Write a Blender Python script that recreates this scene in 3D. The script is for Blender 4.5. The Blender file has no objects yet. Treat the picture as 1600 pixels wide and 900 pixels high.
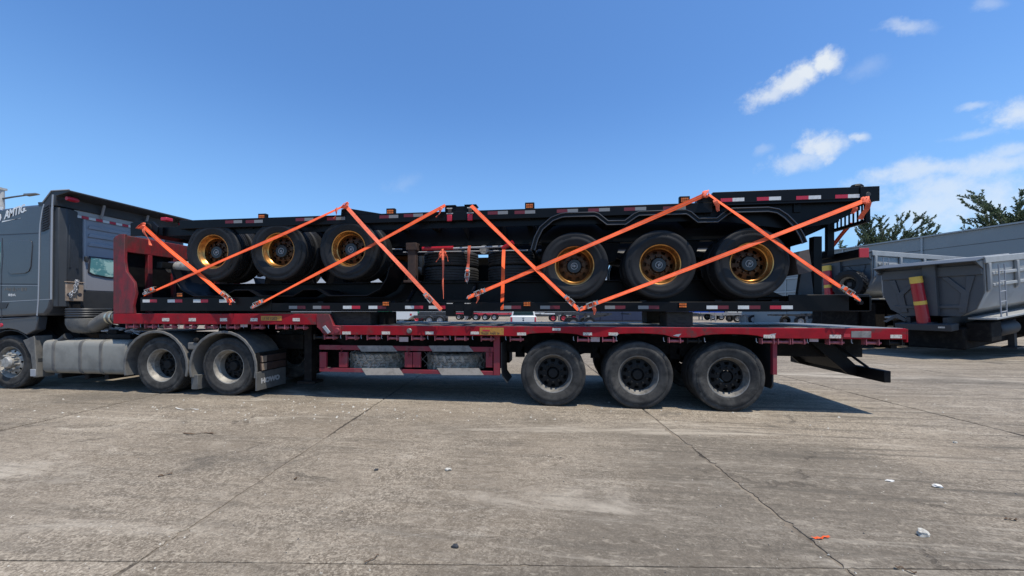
import bpy, bmesh, math, random
from mathutils import Vector, Matrix
R = math.radians
random.seed(7)
scene = bpy.context.scene
COL = scene.collection

# ------------------------------------------------------------------ camera
CAM_H, CAM_Y, YAW, FPX, HOR = 1.53, -6.1, math.atan(.13), 600.0, 485.0
cam_d = bpy.data.cameras.new('camera'); cam = bpy.data.objects.new('camera', cam_d); COL.objects.link(cam)
cam_d.sensor_width = 36; cam_d.lens = 36 * FPX / 1600
cam_d.shift_y = (HOR - 450) / 1600
cam_d.clip_start = .05; cam_d.clip_end = 5000
cam.location = (0, CAM_Y, CAM_H); cam.rotation_euler = (R(90), 0, YAW)
scene.camera = cam
cs, sn = math.cos(YAW), math.sin(YAW)

# ------------------------------------------------------------------ light
SUN_TO = Vector((.40, -.27, 1.35)).normalized()
EL = math.asin(SUN_TO.z); AZ = math.atan2(SUN_TO.x, SUN_TO.y)
sun_d = bpy.data.lights.new('sun', 'SUN'); sun = bpy.data.objects.new('sun', sun_d); COL.objects.link(sun)
sun_d.energy = 4.8; sun_d.angle = R(.53); sun_d.color = (1, .925, .80)
sun.rotation_euler = (-SUN_TO).to_track_quat('-Z', 'Y').to_euler(); sun.location = SUN_TO * 60
vs = scene.view_settings
vs.view_transform = 'Standard'; vs.look = 'None'; vs.exposure = 0.12; vs.gamma = 1.0
try: vs.use_curve_mapping = False
except Exception: pass

def raydir(px, py):
    u, v = (px - 800) / FPX, (HOR - py) / FPX
    return Vector((u * cs - sn, u * sn + cs, v))
def at(px, py, Y):            # survey helper: a point of the plane Y
    d = raydir(px, py); t = (Y - CAM_Y) / d.y
    return (t * d.x, CAM_H + t * d.z)
def atX(px, py, X):           # a point of the plane X
    d = raydir(px, py); t = X / d.x
    return (CAM_Y + t * d.y, CAM_H + t * d.z)
def atZ(px, py, Z=0):         # a point of the level Z
    d = raydir(px, py); t = (Z - CAM_H) / d.z
    return (t * d.x, CAM_Y + t * d.y)
def far(px, dep):             # ground position at a given distance
    d = raydir(px, HOR); return (dep * d.x, CAM_Y + dep * d.y)

# ------------------------------------------------------------------ world: sky with clouds
world = bpy.data.worlds.new('World'); scene.world = world; world.use_nodes = True
wt = world.node_tree; wn = wt.nodes; wl = wt.links; wn.clear()
class G:                      # small node helper
    def __init__(s, tree): s.t = tree
    def n(s, typ, **kw):
        nd = s.t.nodes.new(typ)
        for k, v in kw.items(): setattr(nd, k, v)
        return nd
    def put(s, sock, v):
        if isinstance(v, bpy.types.NodeSocket): s.t.links.new(v, sock)
        else: sock.default_value = v
    def m(s, op, a, b=0.0, c=0.0, clamp=False):
        nd = s.n('ShaderNodeMath', operation=op); nd.use_clamp = clamp
        s.put(nd.inputs[0], a); s.put(nd.inputs[1], b); s.put(nd.inputs[2], c); return nd.outputs[0]
    def vm(s, op, a, b=(0, 0, 0)):
        nd = s.n('ShaderNodeVectorMath', operation=op); s.put(nd.inputs[0], a); s.put(nd.inputs[1], b)
        return nd.outputs['Value'] if op in ('DOT_PRODUCT', 'LENGTH') else nd.outputs[0]
    def noise(s, vec, scale, detail=4, rough=.55, dist=0, col=False):
        nd = s.n('ShaderNodeTexNoise'); s.put(nd.inputs['Vector'], vec); s.put(nd.inputs['Scale'], scale)
        nd.inputs['Detail'].default_value = detail; nd.inputs['Roughness'].default_value = rough
        nd.inputs['Distortion'].default_value = dist
        return nd.outputs['Color' if col else 'Fac']
    def ramp(s, v, a, b, lo=0.0, hi=1.0, smooth=True):
        nd = s.n('ShaderNodeMapRange'); nd.interpolation_type = 'SMOOTHSTEP' if smooth else 'LINEAR'
        s.put(nd.inputs[0], v)
        for i, q in enumerate((a, b, lo, hi)): s.put(nd.inputs[i + 1], q)
        return nd.outputs[0]
    def mix(s, f, a, b, mode='MIX'):
        nd = s.n('ShaderNodeMix', data_type='RGBA', blend_type=mode)
        s.put(nd.inputs['Factor'], f)
        for i, q in ((6, a), (7, b)):
            s.put(nd.inputs[i], q if isinstance(q, bpy.types.NodeSocket) else (*q[:3], 1))
        return nd.outputs[2]
    def scalev(s, vec, sc):
        nd = s.n('ShaderNodeMapping'); s.put(nd.inputs['Vector'], vec); nd.inputs['Scale'].default_value = sc
        return nd.outputs[0]
g = G(wt)
sky = g.n('ShaderNodeTexSky', sky_type='NISHITA')
sky.sun_disc = False; sky.sun_elevation = EL; sky.sun_rotation = AZ
sky.altitude = 0; sky.air_density = 1.0; sky.dust_density = .8; sky.ozone_density = 3.0
D = g.n('ShaderNodeTexCoord').outputs['Generated']
warp = g.vm('ADD', D, g.vm('MULTIPLY', g.vm('SUBTRACT', g.noise(D, 13, 7, .62, col=True), (.5, .5, .5)), (.042, .042, .042)))
fine = g.noise(D, 26, 8, .66)
cloud = None
def blob(px, py, ra, rb, tilt, dens, soft=.8):
    global cloud
    c = raydir(px, py).normalized(); t = R(tilt)      # where the cloud stands in the sky, and its long and short half-axes
    e1 = raydir(px + ra * math.cos(t), py - ra * math.sin(t)).normalized() - c
    e2 = raydir(px - rb * math.sin(t), py - rb * math.cos(t)).normalized() - c
    aa, bb, ab = e1.dot(e1), e2.dot(e2), e1.dot(e2); dt = aa * bb - ab * ab
    U = (e1 * bb - e2 * ab) / dt; V = (e2 * aa - e1 * ab) / dt
    o = g.vm('SUBTRACT', warp, tuple(c))
    du = g.vm('DOT_PRODUCT', o, tuple(U)); dv = g.vm('DOT_PRODUCT', o, tuple(V))
    d2 = g.m('SQRT', g.m('ADD', g.m('MULTIPLY', du, du), g.m('MULTIPLY', dv, dv)))
    d2 = g.m('ADD', d2, g.m('MULTIPLY', g.m('SUBTRACT', .5, fine), 2.1))
    m = g.m('MULTIPLY', g.ramp(d2, 1.0 + soft * .35, 1.0 - soft), dens)
    cloud = m if cloud is None else g.m('MAXIMUM', cloud, m)
for b in [(1205, 146, 52, 15, 24, .72, .9), (1245, 122, 58, 23, 26, .86, .8), (1290, 98, 34, 23, 20, .92, .7), (1262, 112, 30, 22, 10, .9, .7),
          (1252, 250, 56, 15, 16, .55, 1.0), (1283, 230, 40, 22, 10, .80, .8), (1262, 236, 24, 16, 0, .7, .8), (1345, 213, 16, 9, 0, .6, .9),
          (1416, 41, 46, 11, 2, .45, 1.0), (1350, 105, 40, 16, 20, .14, 1.0),
          (1525, 161, 28, 7, 6, .4, 1.0), (1592, 176, 52, 22, 12, .7, .9), (1520, 208, 60, 8, 10, .3, 1.0),
          (1440, 268, 140, 17, 9, .62, 1.0), (1560, 255, 130, 24, 6, .6, 1.0), (1480, 318, 190, 62, 8, .62, 1.0), (1400, 345, 120, 40, 4, .4, 1.0),
          (1580, 232, 60, 14, 8, .5, 1.0), (1550, 0, 30, 12, 0, .25, 1.0), (1193, 236, 16, 10, 0, .2, 1.0), (626, 286, 30, 12, 15, .10, 1.0),
          (1900, 150, 180, 50, 8, .6, .9), (2300, 260, 260, 60, 4, .6, 1.0), (2100, 60, 160, 50, 14, .5, 1.0)]:
    blob(*b)
# the same broken fair-weather cloud goes on behind the viewer
wide = g.noise(g.scalev(D, (1.6, 1.6, 4.0)), 2.6, 8, .6)
behind = g.ramp(g.vm('DOT_PRODUCT', D, (sn * .5 + .35, -cs, 0)), .15, .6)
cloud = g.m('MAXIMUM', cloud, g.m('MULTIPLY', g.m('MULTIPLY', g.ramp(wide, .56, .72), behind), .6))
skyc = g.mix(1.0, sky.outputs[0], (.74, 1.09, 1.42), 'MULTIPLY')
hz = g.ramp(g.n('ShaderNodeSeparateXYZ').outputs[2], .50, .0)   # paler air low down, all round
wl.new(D, hz.node.inputs[0].links[0].from_node.inputs[0])
skyc = g.mix(g.m('MULTIPLY', hz, .50), skyc, (2.5, 4.5, 6.9))
fin = g.mix(cloud, skyc, (5.9, 6.25, 6.55))
bg = g.n('ShaderNodeBackground'); wl.new(fin, bg.inputs[0]); bg.inputs[1].default_value = .130
wo = g.n('ShaderNodeOutputWorld'); wl.new(bg.outputs[0], wo.inputs[0])

# ------------------------------------------------------------------ materials
MATS = {}
def mat(name, col, rough=.5, metal=0.0, col2=None, scale=6.0, lo=.45, hi=.65, bump=0.0, bscale=60.0, coat=0.0,
        spec=.5, dirt=None, stretch=(1, 1, 1), objvar=0.0, bdist=.01, dirt_amt=(.52, .70), dscale=2.2):
    m = bpy.data.materials.new(name); m.use_nodes = True; t = m.node_tree; q = G(t)
    b = t.nodes['Principled BSDF']
    b.inputs['Roughness'].default_value = rough; b.inputs['Metallic'].default_value = metal
    b.inputs['Specular IOR Level'].default_value = spec; b.inputs['Coat Weight'].default_value = coat
    pos = q.n('ShaderNodeNewGeometry').outputs['Position']
    if stretch != (1, 1, 1): pos = q.scalev(pos, stretch)
    c = None
    if col2:
        c = q.mix(q.ramp(q.noise(pos, scale, 6, .65), lo, hi), col, col2)
    if dirt:
        f = q.ramp(q.noise(pos, dscale, 8, .7, .4), *dirt_amt)
        c = q.mix(f, c if c is not None else col, dirt)
        q.put(b.inputs['Roughness'], q.m('ADD', rough, q.m('MULTIPLY', f, max(0, .85 - rough))))
    if objvar:
        rnd = q.n('ShaderNodeObjectInfo').outputs['Random']
        k = q.m('ADD', 1 - objvar, q.m('MULTIPLY', rnd, 2 * objvar))
        hv = q.n('ShaderNodeHueSaturation'); q.put(hv.inputs['Value'], k)
        q.put(hv.inputs['Color'], c if c is not None else (*col, 1)); c = hv.outputs[0]
    if c is None: b.inputs['Base Color'].default_value = (*col, 1)
    else: t.links.new(c, b.inputs['Base Color'])
    if bump:
        bp = q.n('ShaderNodeBump'); bp.inputs['Strength'].default_value = bump; bp.inputs['Distance'].default_value = bdist
        t.links.new(q.noise(pos, bscale, 5, .6), bp.inputs['Height']); t.links.new(bp.outputs[0], b.inputs['Normal'])
    MATS[name] = m
    return m
mat('red_paint', (.31, .006, .014), .55, 0, (.22, .007, .013), 5, .38, .66, .2, 40, spec=.2, dirt=(.085, .045, .042), dirt_amt=(.51, .70), dscale=3)
mat('red_worn', (.22, .010, .018), .6, 0, (.085, .018, .02), 9, .36, .68, .3, 30, dirt=(.050, .034, .032), dirt_amt=(.44, .74), dscale=2.6, stretch=(1, 1, .45))
mat('red_bright', (.42, .02, .03), .45)
mat('maroon_frame', (.21, .014, .026), .65, 0, (.16, .024, .034), 6, .4, .7, .2, 40, dirt=(.16, .10, .09), dirt_amt=(.54, .82))
mat('winch_red_lit', (.36, .10, .12), .5, 0, (.22, .06, .07), 12)  # pink lift in the colour stands for highlights on the rollers
mat('fender_bead', (.02, .021, .024), .22, 0, spec=.7, coat=.4)
mat('tape_white_dim', (.20, .20, .20), .5)  # darker copy, the tape's dim look put into its colour
mat('tape_red_dim', (.13, .008, .018), .5)  # red tape likewise, dimness painted in
mat('black_paint', (.0035, .0038, .005), .38, 0, (.005, .0053, .0065), 3, bump=.05, bscale=20, spec=.16)
mat('black_steel', (.005, .005, .006), .55, 0, (.009, .009, .009), 6, spec=.15)
mat('chassis_dirty', (.010, .009, .009), .8, 0, (.02, .018, .016), 8, bump=.2, spec=.15)
mat('tyre_new', (.010, .0105, .012), .6, 0, (.014, .0145, .0155), 9, bump=.15, bscale=90, spec=.28)
mat('tyre_stored', (.030, .030, .031), .7, 0, (.018, .018, .019), 5)
mat('tyre_dusty', (.052, .050, .047), .9, 0, (.026, .0255, .025), 7, .36, .66, .35, 110, spec=.2, objvar=.12, dirt=(.10, .094, .084), dirt_amt=(.5, .75), dscale=4)
mat('tyre_mud', (.42, .37, .30), .95, 0, (.25, .22, .18), 9, .4, .65, .4, 50, spec=.2)
mat('gold_rim', (.66, .33, .10), .30, .9, (.36, .16, .05), 5)
mat('gold_disc', (.085, .038, .016), .42, .7, (.05, .024, .012), 10)
mat('hub_black', (.012, .012, .013), .35)
mat('emblem_white', (.72, .72, .70), .4)
mat('emblem_grey', (.42, .42, .42), .5)
mat('rim_dark', (.014, .014, .014), .7, 0, (.009, .009, .009), 10, spec=.2, dirt=(.035, .032, .03), dirt_amt=(.5, .85))
mat('rim_lip', (.20, .19, .175), .5, .4, (.12, .115, .105), 12, dirt=(.11, .10, .088), dirt_amt=(.55, .8))
mat('rim_silver', (.29, .27, .235), .6, .25, (.17, .158, .138), 10, dirt=(.2, .18, .15), dirt_amt=(.5, .75))
mat('alu', (.38, .365, .335), .55, .35, (.20, .19, .17), 14, dirt=(.16, .145, .12), dirt_amt=(.5, .8))
mat('steel_plate', (.22, .225, .225), .5, .5, (.15, .15, .15), 3, bump=.12, bscale=12, dirt=(.17, .155, .14), dirt_amt=(.5, .75))
mat('cab_grey', (.058, .063, .072), .34, .1, (.064, .069, .078), 2, coat=.25, dirt=(.10, .10, .098), dirt_amt=(.56, .95), dscale=1.5)
mat('cab_back_sunlit', (.25, .26, .29), .45, 0, (.235, .245, .27), 2, dirt=(.17, .165, .155), dirt_amt=(.5, .9))  # cab grey lightened, sun on the rear wall put into the colour
mat('cab_plastic', (.026, .029, .033), .55, 0, (.034, .036, .039), 3, dirt=(.06, .06, .058), dirt_amt=(.55, .9))
mat('trim_grey', (.30, .31, .33), .45)
mat('plastic_dust', (.135, .128, .115), .75, 0, (.09, .088, .084), 6, bump=.1, bscale=50, dirt=(.19, .18, .16), dirt_amt=(.52, .8))
mat('tank_dust', (.25, .24, .21), .6, .15, (.19, .182, .16), 3, bump=.06, bscale=25, dirt=(.23, .215, .185), dirt_amt=(.48, .78))
mat('tan_box', (.30, .225, .165), .7, 0, (.22, .16, .12), 8, dirt=(.34, .29, .24), dirt_amt=(.52, .8))
mat('glass_teal', (.10, .26, .27), .08, 0, (.36, .55, .50), 1.9, .48, .56, coat=.6, stretch=(1, 1.6, 2.2))  # pale patches paint a reflection into the teal glass
mat('glass_dark', (.012, .03, .035), .06, 0, coat=.6)
mat('orange_web', (.94, .115, .015), .75, 0, (.66, .075, .014), 4, .40, .66, bump=.3, bscale=260, bdist=.002)
mat('orange_web_old', (.86, .17, .085), .8, 0, (.70, .12, .06), 14, bump=.3, bscale=260, bdist=.002)
mat('orange_web_shaded', (.42, .035, .012), .8, 0, (.34, .03, .012), 14)  # orange webbing darkened, shade under the tail put into its colour
mat('zinc', (.62, .58, .44), .35, .8, (.45, .42, .34), 20)
mat('tape_white', (.62, .62, .60), .4, 0, (.52, .52, .5), 20)
mat('tape_red', (.45, .012, .035), .4)
mat('sticker', (.60, .55, .48), .55, 0, (.30, .26, .22), 55, .5, .6)
mat('ink', (.03, .03, .04), .6)
mat('amber', (.80, .22, .03), .35, 0, (.5, .08, .01), 90, .45, .55)
mat('plate_pink', (.42, .31, .29), .6, 0, (.34, .25, .23), 20)
mat('yellow_plate', (.42, .20, .03), .6, 0, (.30, .13, .03), 30)
mat('yellow_band', (.72, .46, .07), .5)
mat('brown_steel', (.055, .032, .026), .7, 0, (.035, .022, .02), 10)
mat('timber_black', (.030, .029, .026), .9, 0, (.016, .015, .014), 10, bump=.6, bscale=24, stretch=(1, 1, 4))
mat('rubber_flap', (.020, .020, .021), .7, 0, (.03, .03, .03), 6)
mat('flap_grey', (.105, .105, .10), .8, 0, (.08, .08, .078), 8)
mat('flap_brown', (.075, .06, .054), .8, 0, (.06, .05, .046), 8)
mat('white_paint', (.74, .74, .73), .4)
mat('grey_stripe', (.20, .19, .178), .7, 0, (.13, .122, .115), 14, dirt=(.33, .29, .25), dirt_amt=(.5, .75), dscale=6)
mat('pale_stripe', (.40, .35, .29), .7, 0, (.30, .26, .215), 14)
mat('tipper_shaded', (.060, .067, .076), .5, 0, (.07, .076, .084), 2, dirt=(.10, .10, .098), dirt_amt=(.55, .9))  # body grey darkened in colour for the front turned from the sun
mat('tipper_sunlit', (.33, .335, .33), .45, 0, (.28, .285, .28), 2, dirt=(.22, .21, .19), dirt_amt=(.54, .85))  # same body grey lightened in colour for the sunlit sides
mat('cyl_red', (.36, .010, .022), .35, coat=.3)
mat('wall_grey', (.26, .285, .285), .6, 0, (.235, .26, .26), .3, .4, .6, dirt=(.24, .26, .26), dirt_amt=(.5, .8), dscale=.4)
mat('wall_rib', (.33, .355, .355), .55)
mat('concrete_post', (.46, .45, .43), .85, 0, (.36, .35, .34), 8)
mat('lamp_grey', (.10, .11, .12), .5)
mat('bark', (.11, .085, .065), .9, 0, (.06, .05, .04), 12)
mat('stone_pale', (.48, .455, .40), .9, 0, (.32, .30, .26), 40, bump=.5, bscale=60)
mat('paper', (.58, .565, .53), .8)
mat('leaf_dry', (.09, .055, .03), .9)
mat('navy', (.02, .03, .065), .5); mat('blue_paint', (.015, .10, .55), .4); mat('green_tarp', (.01, .22, .12), .7)
mat('bg_white', (.62, .62, .60), .5); mat('far_wall', (.50, .51, .52), .7); mat('bg_red', (.48, .03, .05), .5); mat('bg_dark', (.03, .032, .036), .6)
mat('bg_grey', (.30, .30, .30), .6); mat('bg_pale', (.66, .66, .64), .7)

def leaf_material():
    m = bpy.data.materials.new('leaf'); m.use_nodes = True; t = m.node_tree; q = G(t); b = t.nodes['Principled BSDF']
    pos = q.n('ShaderNodeNewGeometry').outputs['Position']
    c = q.mix(q.ramp(q.noise(pos, 1.4, 4, .6), .38, .62), (.05, .078, .04), (.13, .17, .09))
    t.links.new(c, b.inputs['Base Color']); b.inputs['Roughness'].default_value = .5
    tr = q.n('ShaderNodeBsdfTranslucent'); t.links.new(c, tr.inputs[0])
    mx = q.n('ShaderNodeMixShader'); mx.inputs[0].default_value = .25
    t.links.new(b.outputs[0], mx.inputs[1]); t.links.new(tr.outputs[0], mx.inputs[2])
    t.links.new(mx.outputs[0], t.nodes['Material Output'].inputs[0]); MATS['leaf'] = m
leaf_material()

def concrete_material():
    m = bpy.data.materials.new('yard_concrete'); m.use_nodes = True; t = m.node_tree; q = G(t); b = t.nodes['Principled BSDF']
    pos = q.n('ShaderNodeNewGeometry').outputs['Position']
    rnd = q.n('ShaderNodeObjectInfo').outputs['Random']
    big = q.noise(pos, .38, 7, .62, .3)
    mid = q.noise(pos, 1.9, 9, .70, .6)
    blot = q.noise(pos, 6.5, 7, .70, .4)
    st = q.noise(q.scalev(pos, (.30, 2.2, 1)), 1.5, 9, .72, .9)          # wheel-swept streaks
    agg = q.noise(pos, 62, 5, .80)
    grit = q.noise(pos, 190, 3, .75)
    c = q.mix(q.ramp(big, .34, .66), (.180, .148, .112), (.245, .208, .163))
    c = q.mix(q.m('MULTIPLY', q.ramp(st, .48, .66), .75), c, (.100, .085, .068))
    c = q.mix(q.m('MULTIPLY', q.ramp(mid, .53, .70), .60), c, (.33, .288, .232))
    c = q.mix(q.m('MULTIPLY', q.ramp(mid, .46, .28), .65), c, (.112, .092, .070))
    c = q.mix(q.m('MULTIPLY', q.ramp(blot, .52, .68), .45), c, (.31, .268, .212))
    c = q.mix(q.m('MULTIPLY', q.ramp(blot, .46, .30), .55), c, (.115, .096, .074))
    # pale scuffed dust in wind-drifted lenses
    sc = q.noise(q.scalev(pos, (.45, 1.4, 1)), 1.2, 10, .75, 1.3)
    c = q.mix(q.m('MULTIPLY', q.ramp(sc, .585, .675), q.ramp(agg, .38, .58)), c, (.46, .415, .345))
    # aggregate showing through
    c = q.mix(q.m('MULTIPLY', q.ramp(agg, .54, .66), .85), c, (.36, .31, .245))
    c = q.mix(q.m('MULTIPLY', q.ramp(agg, .45, .33), .85), c, (.075, .064, .052))
    c = q.mix(q.m('MULTIPLY', q.ramp(grit, .58, .68), .6), c, (.58, .53, .46))
    c = q.mix(q.m('MULTIPLY', q.ramp(grit, .42, .32), .7), c, (.06, .052, .043))
    va = q.n('ShaderNodeTexVoronoi'); va.inputs['Scale'].default_value = 85; t.links.new(pos, va.inputs['Vector'])
    sp = q.n('ShaderNodeSeparateColor'); t.links.new(va.outputs['Color'], sp.inputs[0]); ra = sp.outputs[0]
    vb = q.n('ShaderNodeTexVoronoi'); vb.inputs['Scale'].default_value = 38; t.links.new(pos, vb.inputs['Vector'])
    sb = q.n('ShaderNodeSeparateColor'); t.links.new(vb.outputs['Color'], sb.inputs[0]); rb = sb.outputs[1]
    bare = q.ramp(q.noise(pos, .8, 6, .65), .36, .60, .35, 1.0)               # where the surface is worn to the stone
    c = q.mix(q.m('MULTIPLY', q.ramp(ra, .60, .95, 0, .55, False), bare), c, (.46, .40, .32))
    c = q.mix(q.m('MULTIPLY', q.ramp(ra, .38, .02, 0, .55, False), bare), c, (.07, .056, .042))
    c = q.mix(q.m('MULTIPLY', q.ramp(rb, .72, .98, 0, .35, False), bare), c, (.40, .35, .28))
    c = q.mix(q.m('MULTIPLY', q.ramp(rb, .25, .02, 0, .40, False), bare), c, (.09, .074, .056))
    wide_ = q.noise(q.scalev(pos, (.6, 1.0, 1)), .22, 5, .6, .5)
    c = q.mix(q.m('MULTIPLY', q.ramp(wide_, .48, .62), .60), c, (.105, .092, .076))
    drift = q.noise(q.scalev(pos, (.35, 1.5, 1)), .55, 8, .70, 1.0)
    c = q.mix(q.m('MULTIPLY', q.ramp(drift, .54, .66), .65), c, (.42, .375, .31))
    bl2 = q.noise(q.scalev(pos, (.55, 1.25, 1)), 17, 6, .72, .5)
    c = q.mix(q.m('MULTIPLY', q.ramp(bl2, .54, .66), .55), c, (.36, .315, .252))
    c = q.mix(q.m('MULTIPLY', q.ramp(bl2, .45, .32), .60), c, (.085, .070, .053))
    stk = q.noise(q.scalev(pos, (.16, 3.4, 1)), 2.3, 8, .70, .7)        # long scrapes along the parking lanes
    side = q.ramp(q.n('ShaderNodeSeparateXYZ').outputs[0], -1.0, 4.0, .35, 1.0)
    t.links.new(pos, side.node.inputs[0].links[0].from_node.inputs[0])
    c = q.mix(q.m('MULTIPLY', q.m('MULTIPLY', q.ramp(stk, .52, .62), side), .70), c, (.085, .075, .062))
    c = q.mix(q.m('MULTIPLY', q.m('MULTIPLY', q.ramp(stk, .44, .35), side), .40), c, (.36, .325, .27))
    crumb = q.noise(q.scalev(pos, (.5, 1.0, 1)), 9, 9, .80, .8)          # crumbled, swept-out spots
    c = q.mix(q.m('MULTIPLY', q.ramp(crumb, .635, .665), q.ramp(q.noise(pos, .7, 4, .6), .46, .60)), c, (.58, .53, .45))
    # oil stains
    oil = q.noise(pos, .95, 6, .6, .4)
    c = q.mix(q.m('MULTIPLY', q.ramp(oil, .62, .74), .65), c, (.055, .050, .045))
    # hairline cracks, broken and faint
    vo = q.n('ShaderNodeTexVoronoi'); vo.feature = 'DISTANCE_TO_EDGE'; vo.inputs['Scale'].default_value = .21
    wp = q.vm('ADD', pos, q.vm('MULTIPLY', q.noise(pos, 1.6, 8, .7, col=True), (.9, .9, 0)))
    t.links.new(wp, vo.inputs['Vector'])
    ck = q.m('MULTIPLY', q.ramp(vo.outputs['Distance'], .0045, .001), q.ramp(q.noise(pos, 1.1, 4), .54, .64))
    c = q.mix(q.m('MULTIPLY', ck, .5), c, (.06, .052, .043))
    hv = q.n('ShaderNodeHueSaturation'); hv.inputs['Saturation'].default_value = 1.06; q.put(hv.inputs['Value'], q.m('ADD', .92, q.m('MULTIPLY', rnd, .18)))
    t.links.new(c, hv.inputs['Color']); t.links.new(hv.outputs[0], b.inputs['Base Color'])
    b.inputs['Roughness'].default_value = .92; b.inputs['Specular IOR Level'].default_value = .25
    hgt = q.m('ADD', q.m('MULTIPLY', agg, .7), q.m('ADD', q.m('MULTIPLY', mid, 1.0), q.m('ADD', q.m('MULTIPLY', grit, .3), blot)))
    hgt = q.m('SUBTRACT', hgt, q.m('MULTIPLY', ck, 1.0))
    bp = q.n('ShaderNodeBump'); bp.inputs['Strength'].default_value = .7; bp.inputs['Distance'].default_value = .014
    t.links.new(hgt, bp.inputs['Height']); t.links.new(bp.outputs[0], b.inputs['Normal'])
    MATS['yard_concrete'] = m
concrete_material()
mat('joint_dirt', (.045, .036, .028), .95, 0, (.19, .158, .12), .9, .44, .56, .4, 40)

# ------------------------------------------------------------------ mesh helpers
class B:
    def __init__(s): s.v = []; s.f = []
    def _add(s, vs, fs):
        k = len(s.v); s.v += [tuple(p) for p in vs]; s.f += [tuple(i + k for i in f) for f in fs]; return s
    def box(s, x0, x1, y0, y1, z0, z1):
        return s._add([(x, y, z) for x in (x0, x1) for y in (y0, y1) for z in (z0, z1)],
                      [(0, 1, 3, 2), (4, 6, 7, 5), (0, 4, 5, 1), (2, 3, 7, 6), (0, 2, 6, 4), (1, 5, 7, 3)])
    def ext(s, poly, axis, a0, a1):    # polygon swept along an axis; poly in the two other axes
        def P(u, w, a): return {'y': (u, a, w), 'x': (a, u, w), 'z': (u, w, a)}[axis]
        n = len(poly)
        return s._add([P(u, w, a0) for u, w in poly] + [P(u, w, a1) for u, w in poly],
                      [tuple(range(n)), tuple(range(2 * n - 1, n - 1, -1))] + [(i, (i + 1) % n, n + (i + 1) % n, n + i) for i in range(n)])
    def hexa(s, a, b):                 # two quads joined
        return s._add(list(a) + list(b), [(0, 1, 2, 3), (7, 6, 5, 4)] + [(i, (i + 1) % 4, 4 + (i + 1) % 4, 4 + i) for i in range(4)])
    def tube(s, path, r, n=8, cap=True):
        path = [Vector(p) for p in path]; k = len(s.v); rs = r if isinstance(r, (list, tuple)) else [r] * len(path)
        up = None
        for i, p in enumerate(path):
            d = (path[min(i + 1, len(path) - 1)] - path[max(i - 1, 0)]).normalized()
            if up is None: up = Vector((0, 0, 1)) if abs(d.z) < .9 else Vector((1, 0, 0))
            a = d.cross(up).normalized(); b = a.cross(d).normalized(); up = b
            for j in range(n):
                t = 2 * math.pi * j / n; s.v.append(tuple(p + (a * math.cos(t) + b * math.sin(t)) * rs[i]))
        for i in range(len(path) - 1):
            for j in range(n):
                s.f.append((k + i * n + j, k + i * n + (j + 1) % n, k + (i + 1) * n + (j + 1) % n, k + (i + 1) * n + j))
        if cap:
            s.f.append(tuple(k + j for j in range(n))[::-1]); s.f.append(tuple(k + (len(path) - 1) * n + j for j in range(n)))
        return s
    def lathe(s, prof, c=(0, 0, 0), axis='y', n=40, closed=False, skip=None):
        k = len(s.v); m = len(prof)
        for i in range(n):
            t = 2 * math.pi * i / n; C, S = math.cos(t), math.sin(t)
            for r, a in prof:
                p = {'y': (r * C, a, r * S), 'x': (a, r * C, r * S), 'z': (r * C, r * S, a)}[axis]
                s.v.append((p[0] + c[0], p[1] + c[1], p[2] + c[2]))
        for i in range(n):
            for j in range(m if closed else m - 1):
                if skip and skip(i, j): continue
                j2 = (j + 1) % m
                s.f.append((k + i * m + j, k + ((i + 1) % n) * m + j, k + ((i + 1) % n) * m + j2, k + i * m + j2))
        return s
    def band(s, path, y0, y1, th):     # a bent sheet: path of (x, z), swept along y, with thickness
        n = len(path); nor = []
        for i in range(n):
            a, b = Vector(path[max(i - 1, 0)]), Vector(path[min(i + 1, n - 1)]); d = (b - a).normalized(); nor.append(Vector((-d.y, d.x)))
        return s.ext([tuple(p) for p in path] + [tuple(Vector(path[i]) + nor[i] * th) for i in range(n - 1, -1, -1)], 'y', y0, y1)
    def ribbon(s, pts, wid, th=.003):  # strap: list of (point, width vector)
        k = len(s.v); n = len(pts)
        for i, (p, w) in enumerate(pts):
            p = Vector(p); w = Vector(w).normalized() * (wid / 2)
            d = Vector(pts[min(i + 1, n - 1)][0]) - Vector(pts[max(i - 1, 0)][0])
            q = d.cross(w).normalized() * (th / 2)
            s.v += [tuple(p + w + q), tuple(p - w + q), tuple(p - w - q), tuple(p + w - q)]
        for i in range(n - 1):
            for j in range(4):
                s.f.append((k + i * 4 + j, k + i * 4 + (j + 1) % 4, k + (i + 1) * 4 + (j + 1) % 4, k + (i + 1) * 4 + j))
        s.f += [(k, k + 1, k + 2, k + 3), tuple(k + (n - 1) * 4 + j for j in (3, 2, 1, 0))]
        return s
    def mesh(s, name, smooth=35, recalc=True):
        me = bpy.data.meshes.new(name); me.from_pydata(s.v, [], s.f)
        if recalc:
            bm = bmesh.new(); bm.from_mesh(me); bmesh.ops.recalc_face_normals(bm, faces=bm.faces); bm.to_mesh(me); bm.free()
        if smooth:
            me.polygons.foreach_set('use_smooth', [True] * len(me.polygons)); me.set_sharp_from_angle(angle=R(smooth))
        me.update(); return me
    def build(s, name, m, parent=None, bevel=0, smooth=35):
        me = s.mesh(name, smooth); return link(name, me, m, parent, bevel)
def link(name, me, m, parent=None, bevel=0, loc=None):
    if m and not me.materials: me.materials.append(MATS[m])
    o = bpy.data.objects.new(name, me); COL.objects.link(o)
    if loc is not None: o.location = loc
    if parent is not None:
        o.parent = parent
        if loc is None or parent.get('_inv'): o.matrix_parent_inverse = Matrix.Translation(-parent.location) if parent.type == 'EMPTY' and parent.rotation_euler.z == 0 and parent.rotation_euler.y == 0 else Matrix()
    if bevel:
        md = o.modifiers.new('bevel', 'BEVEL'); md.width = bevel; md.segments = 2; md.limit_method = 'ANGLE'; md.angle_limit = R(40); md.harden_normals = False
    return o
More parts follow.
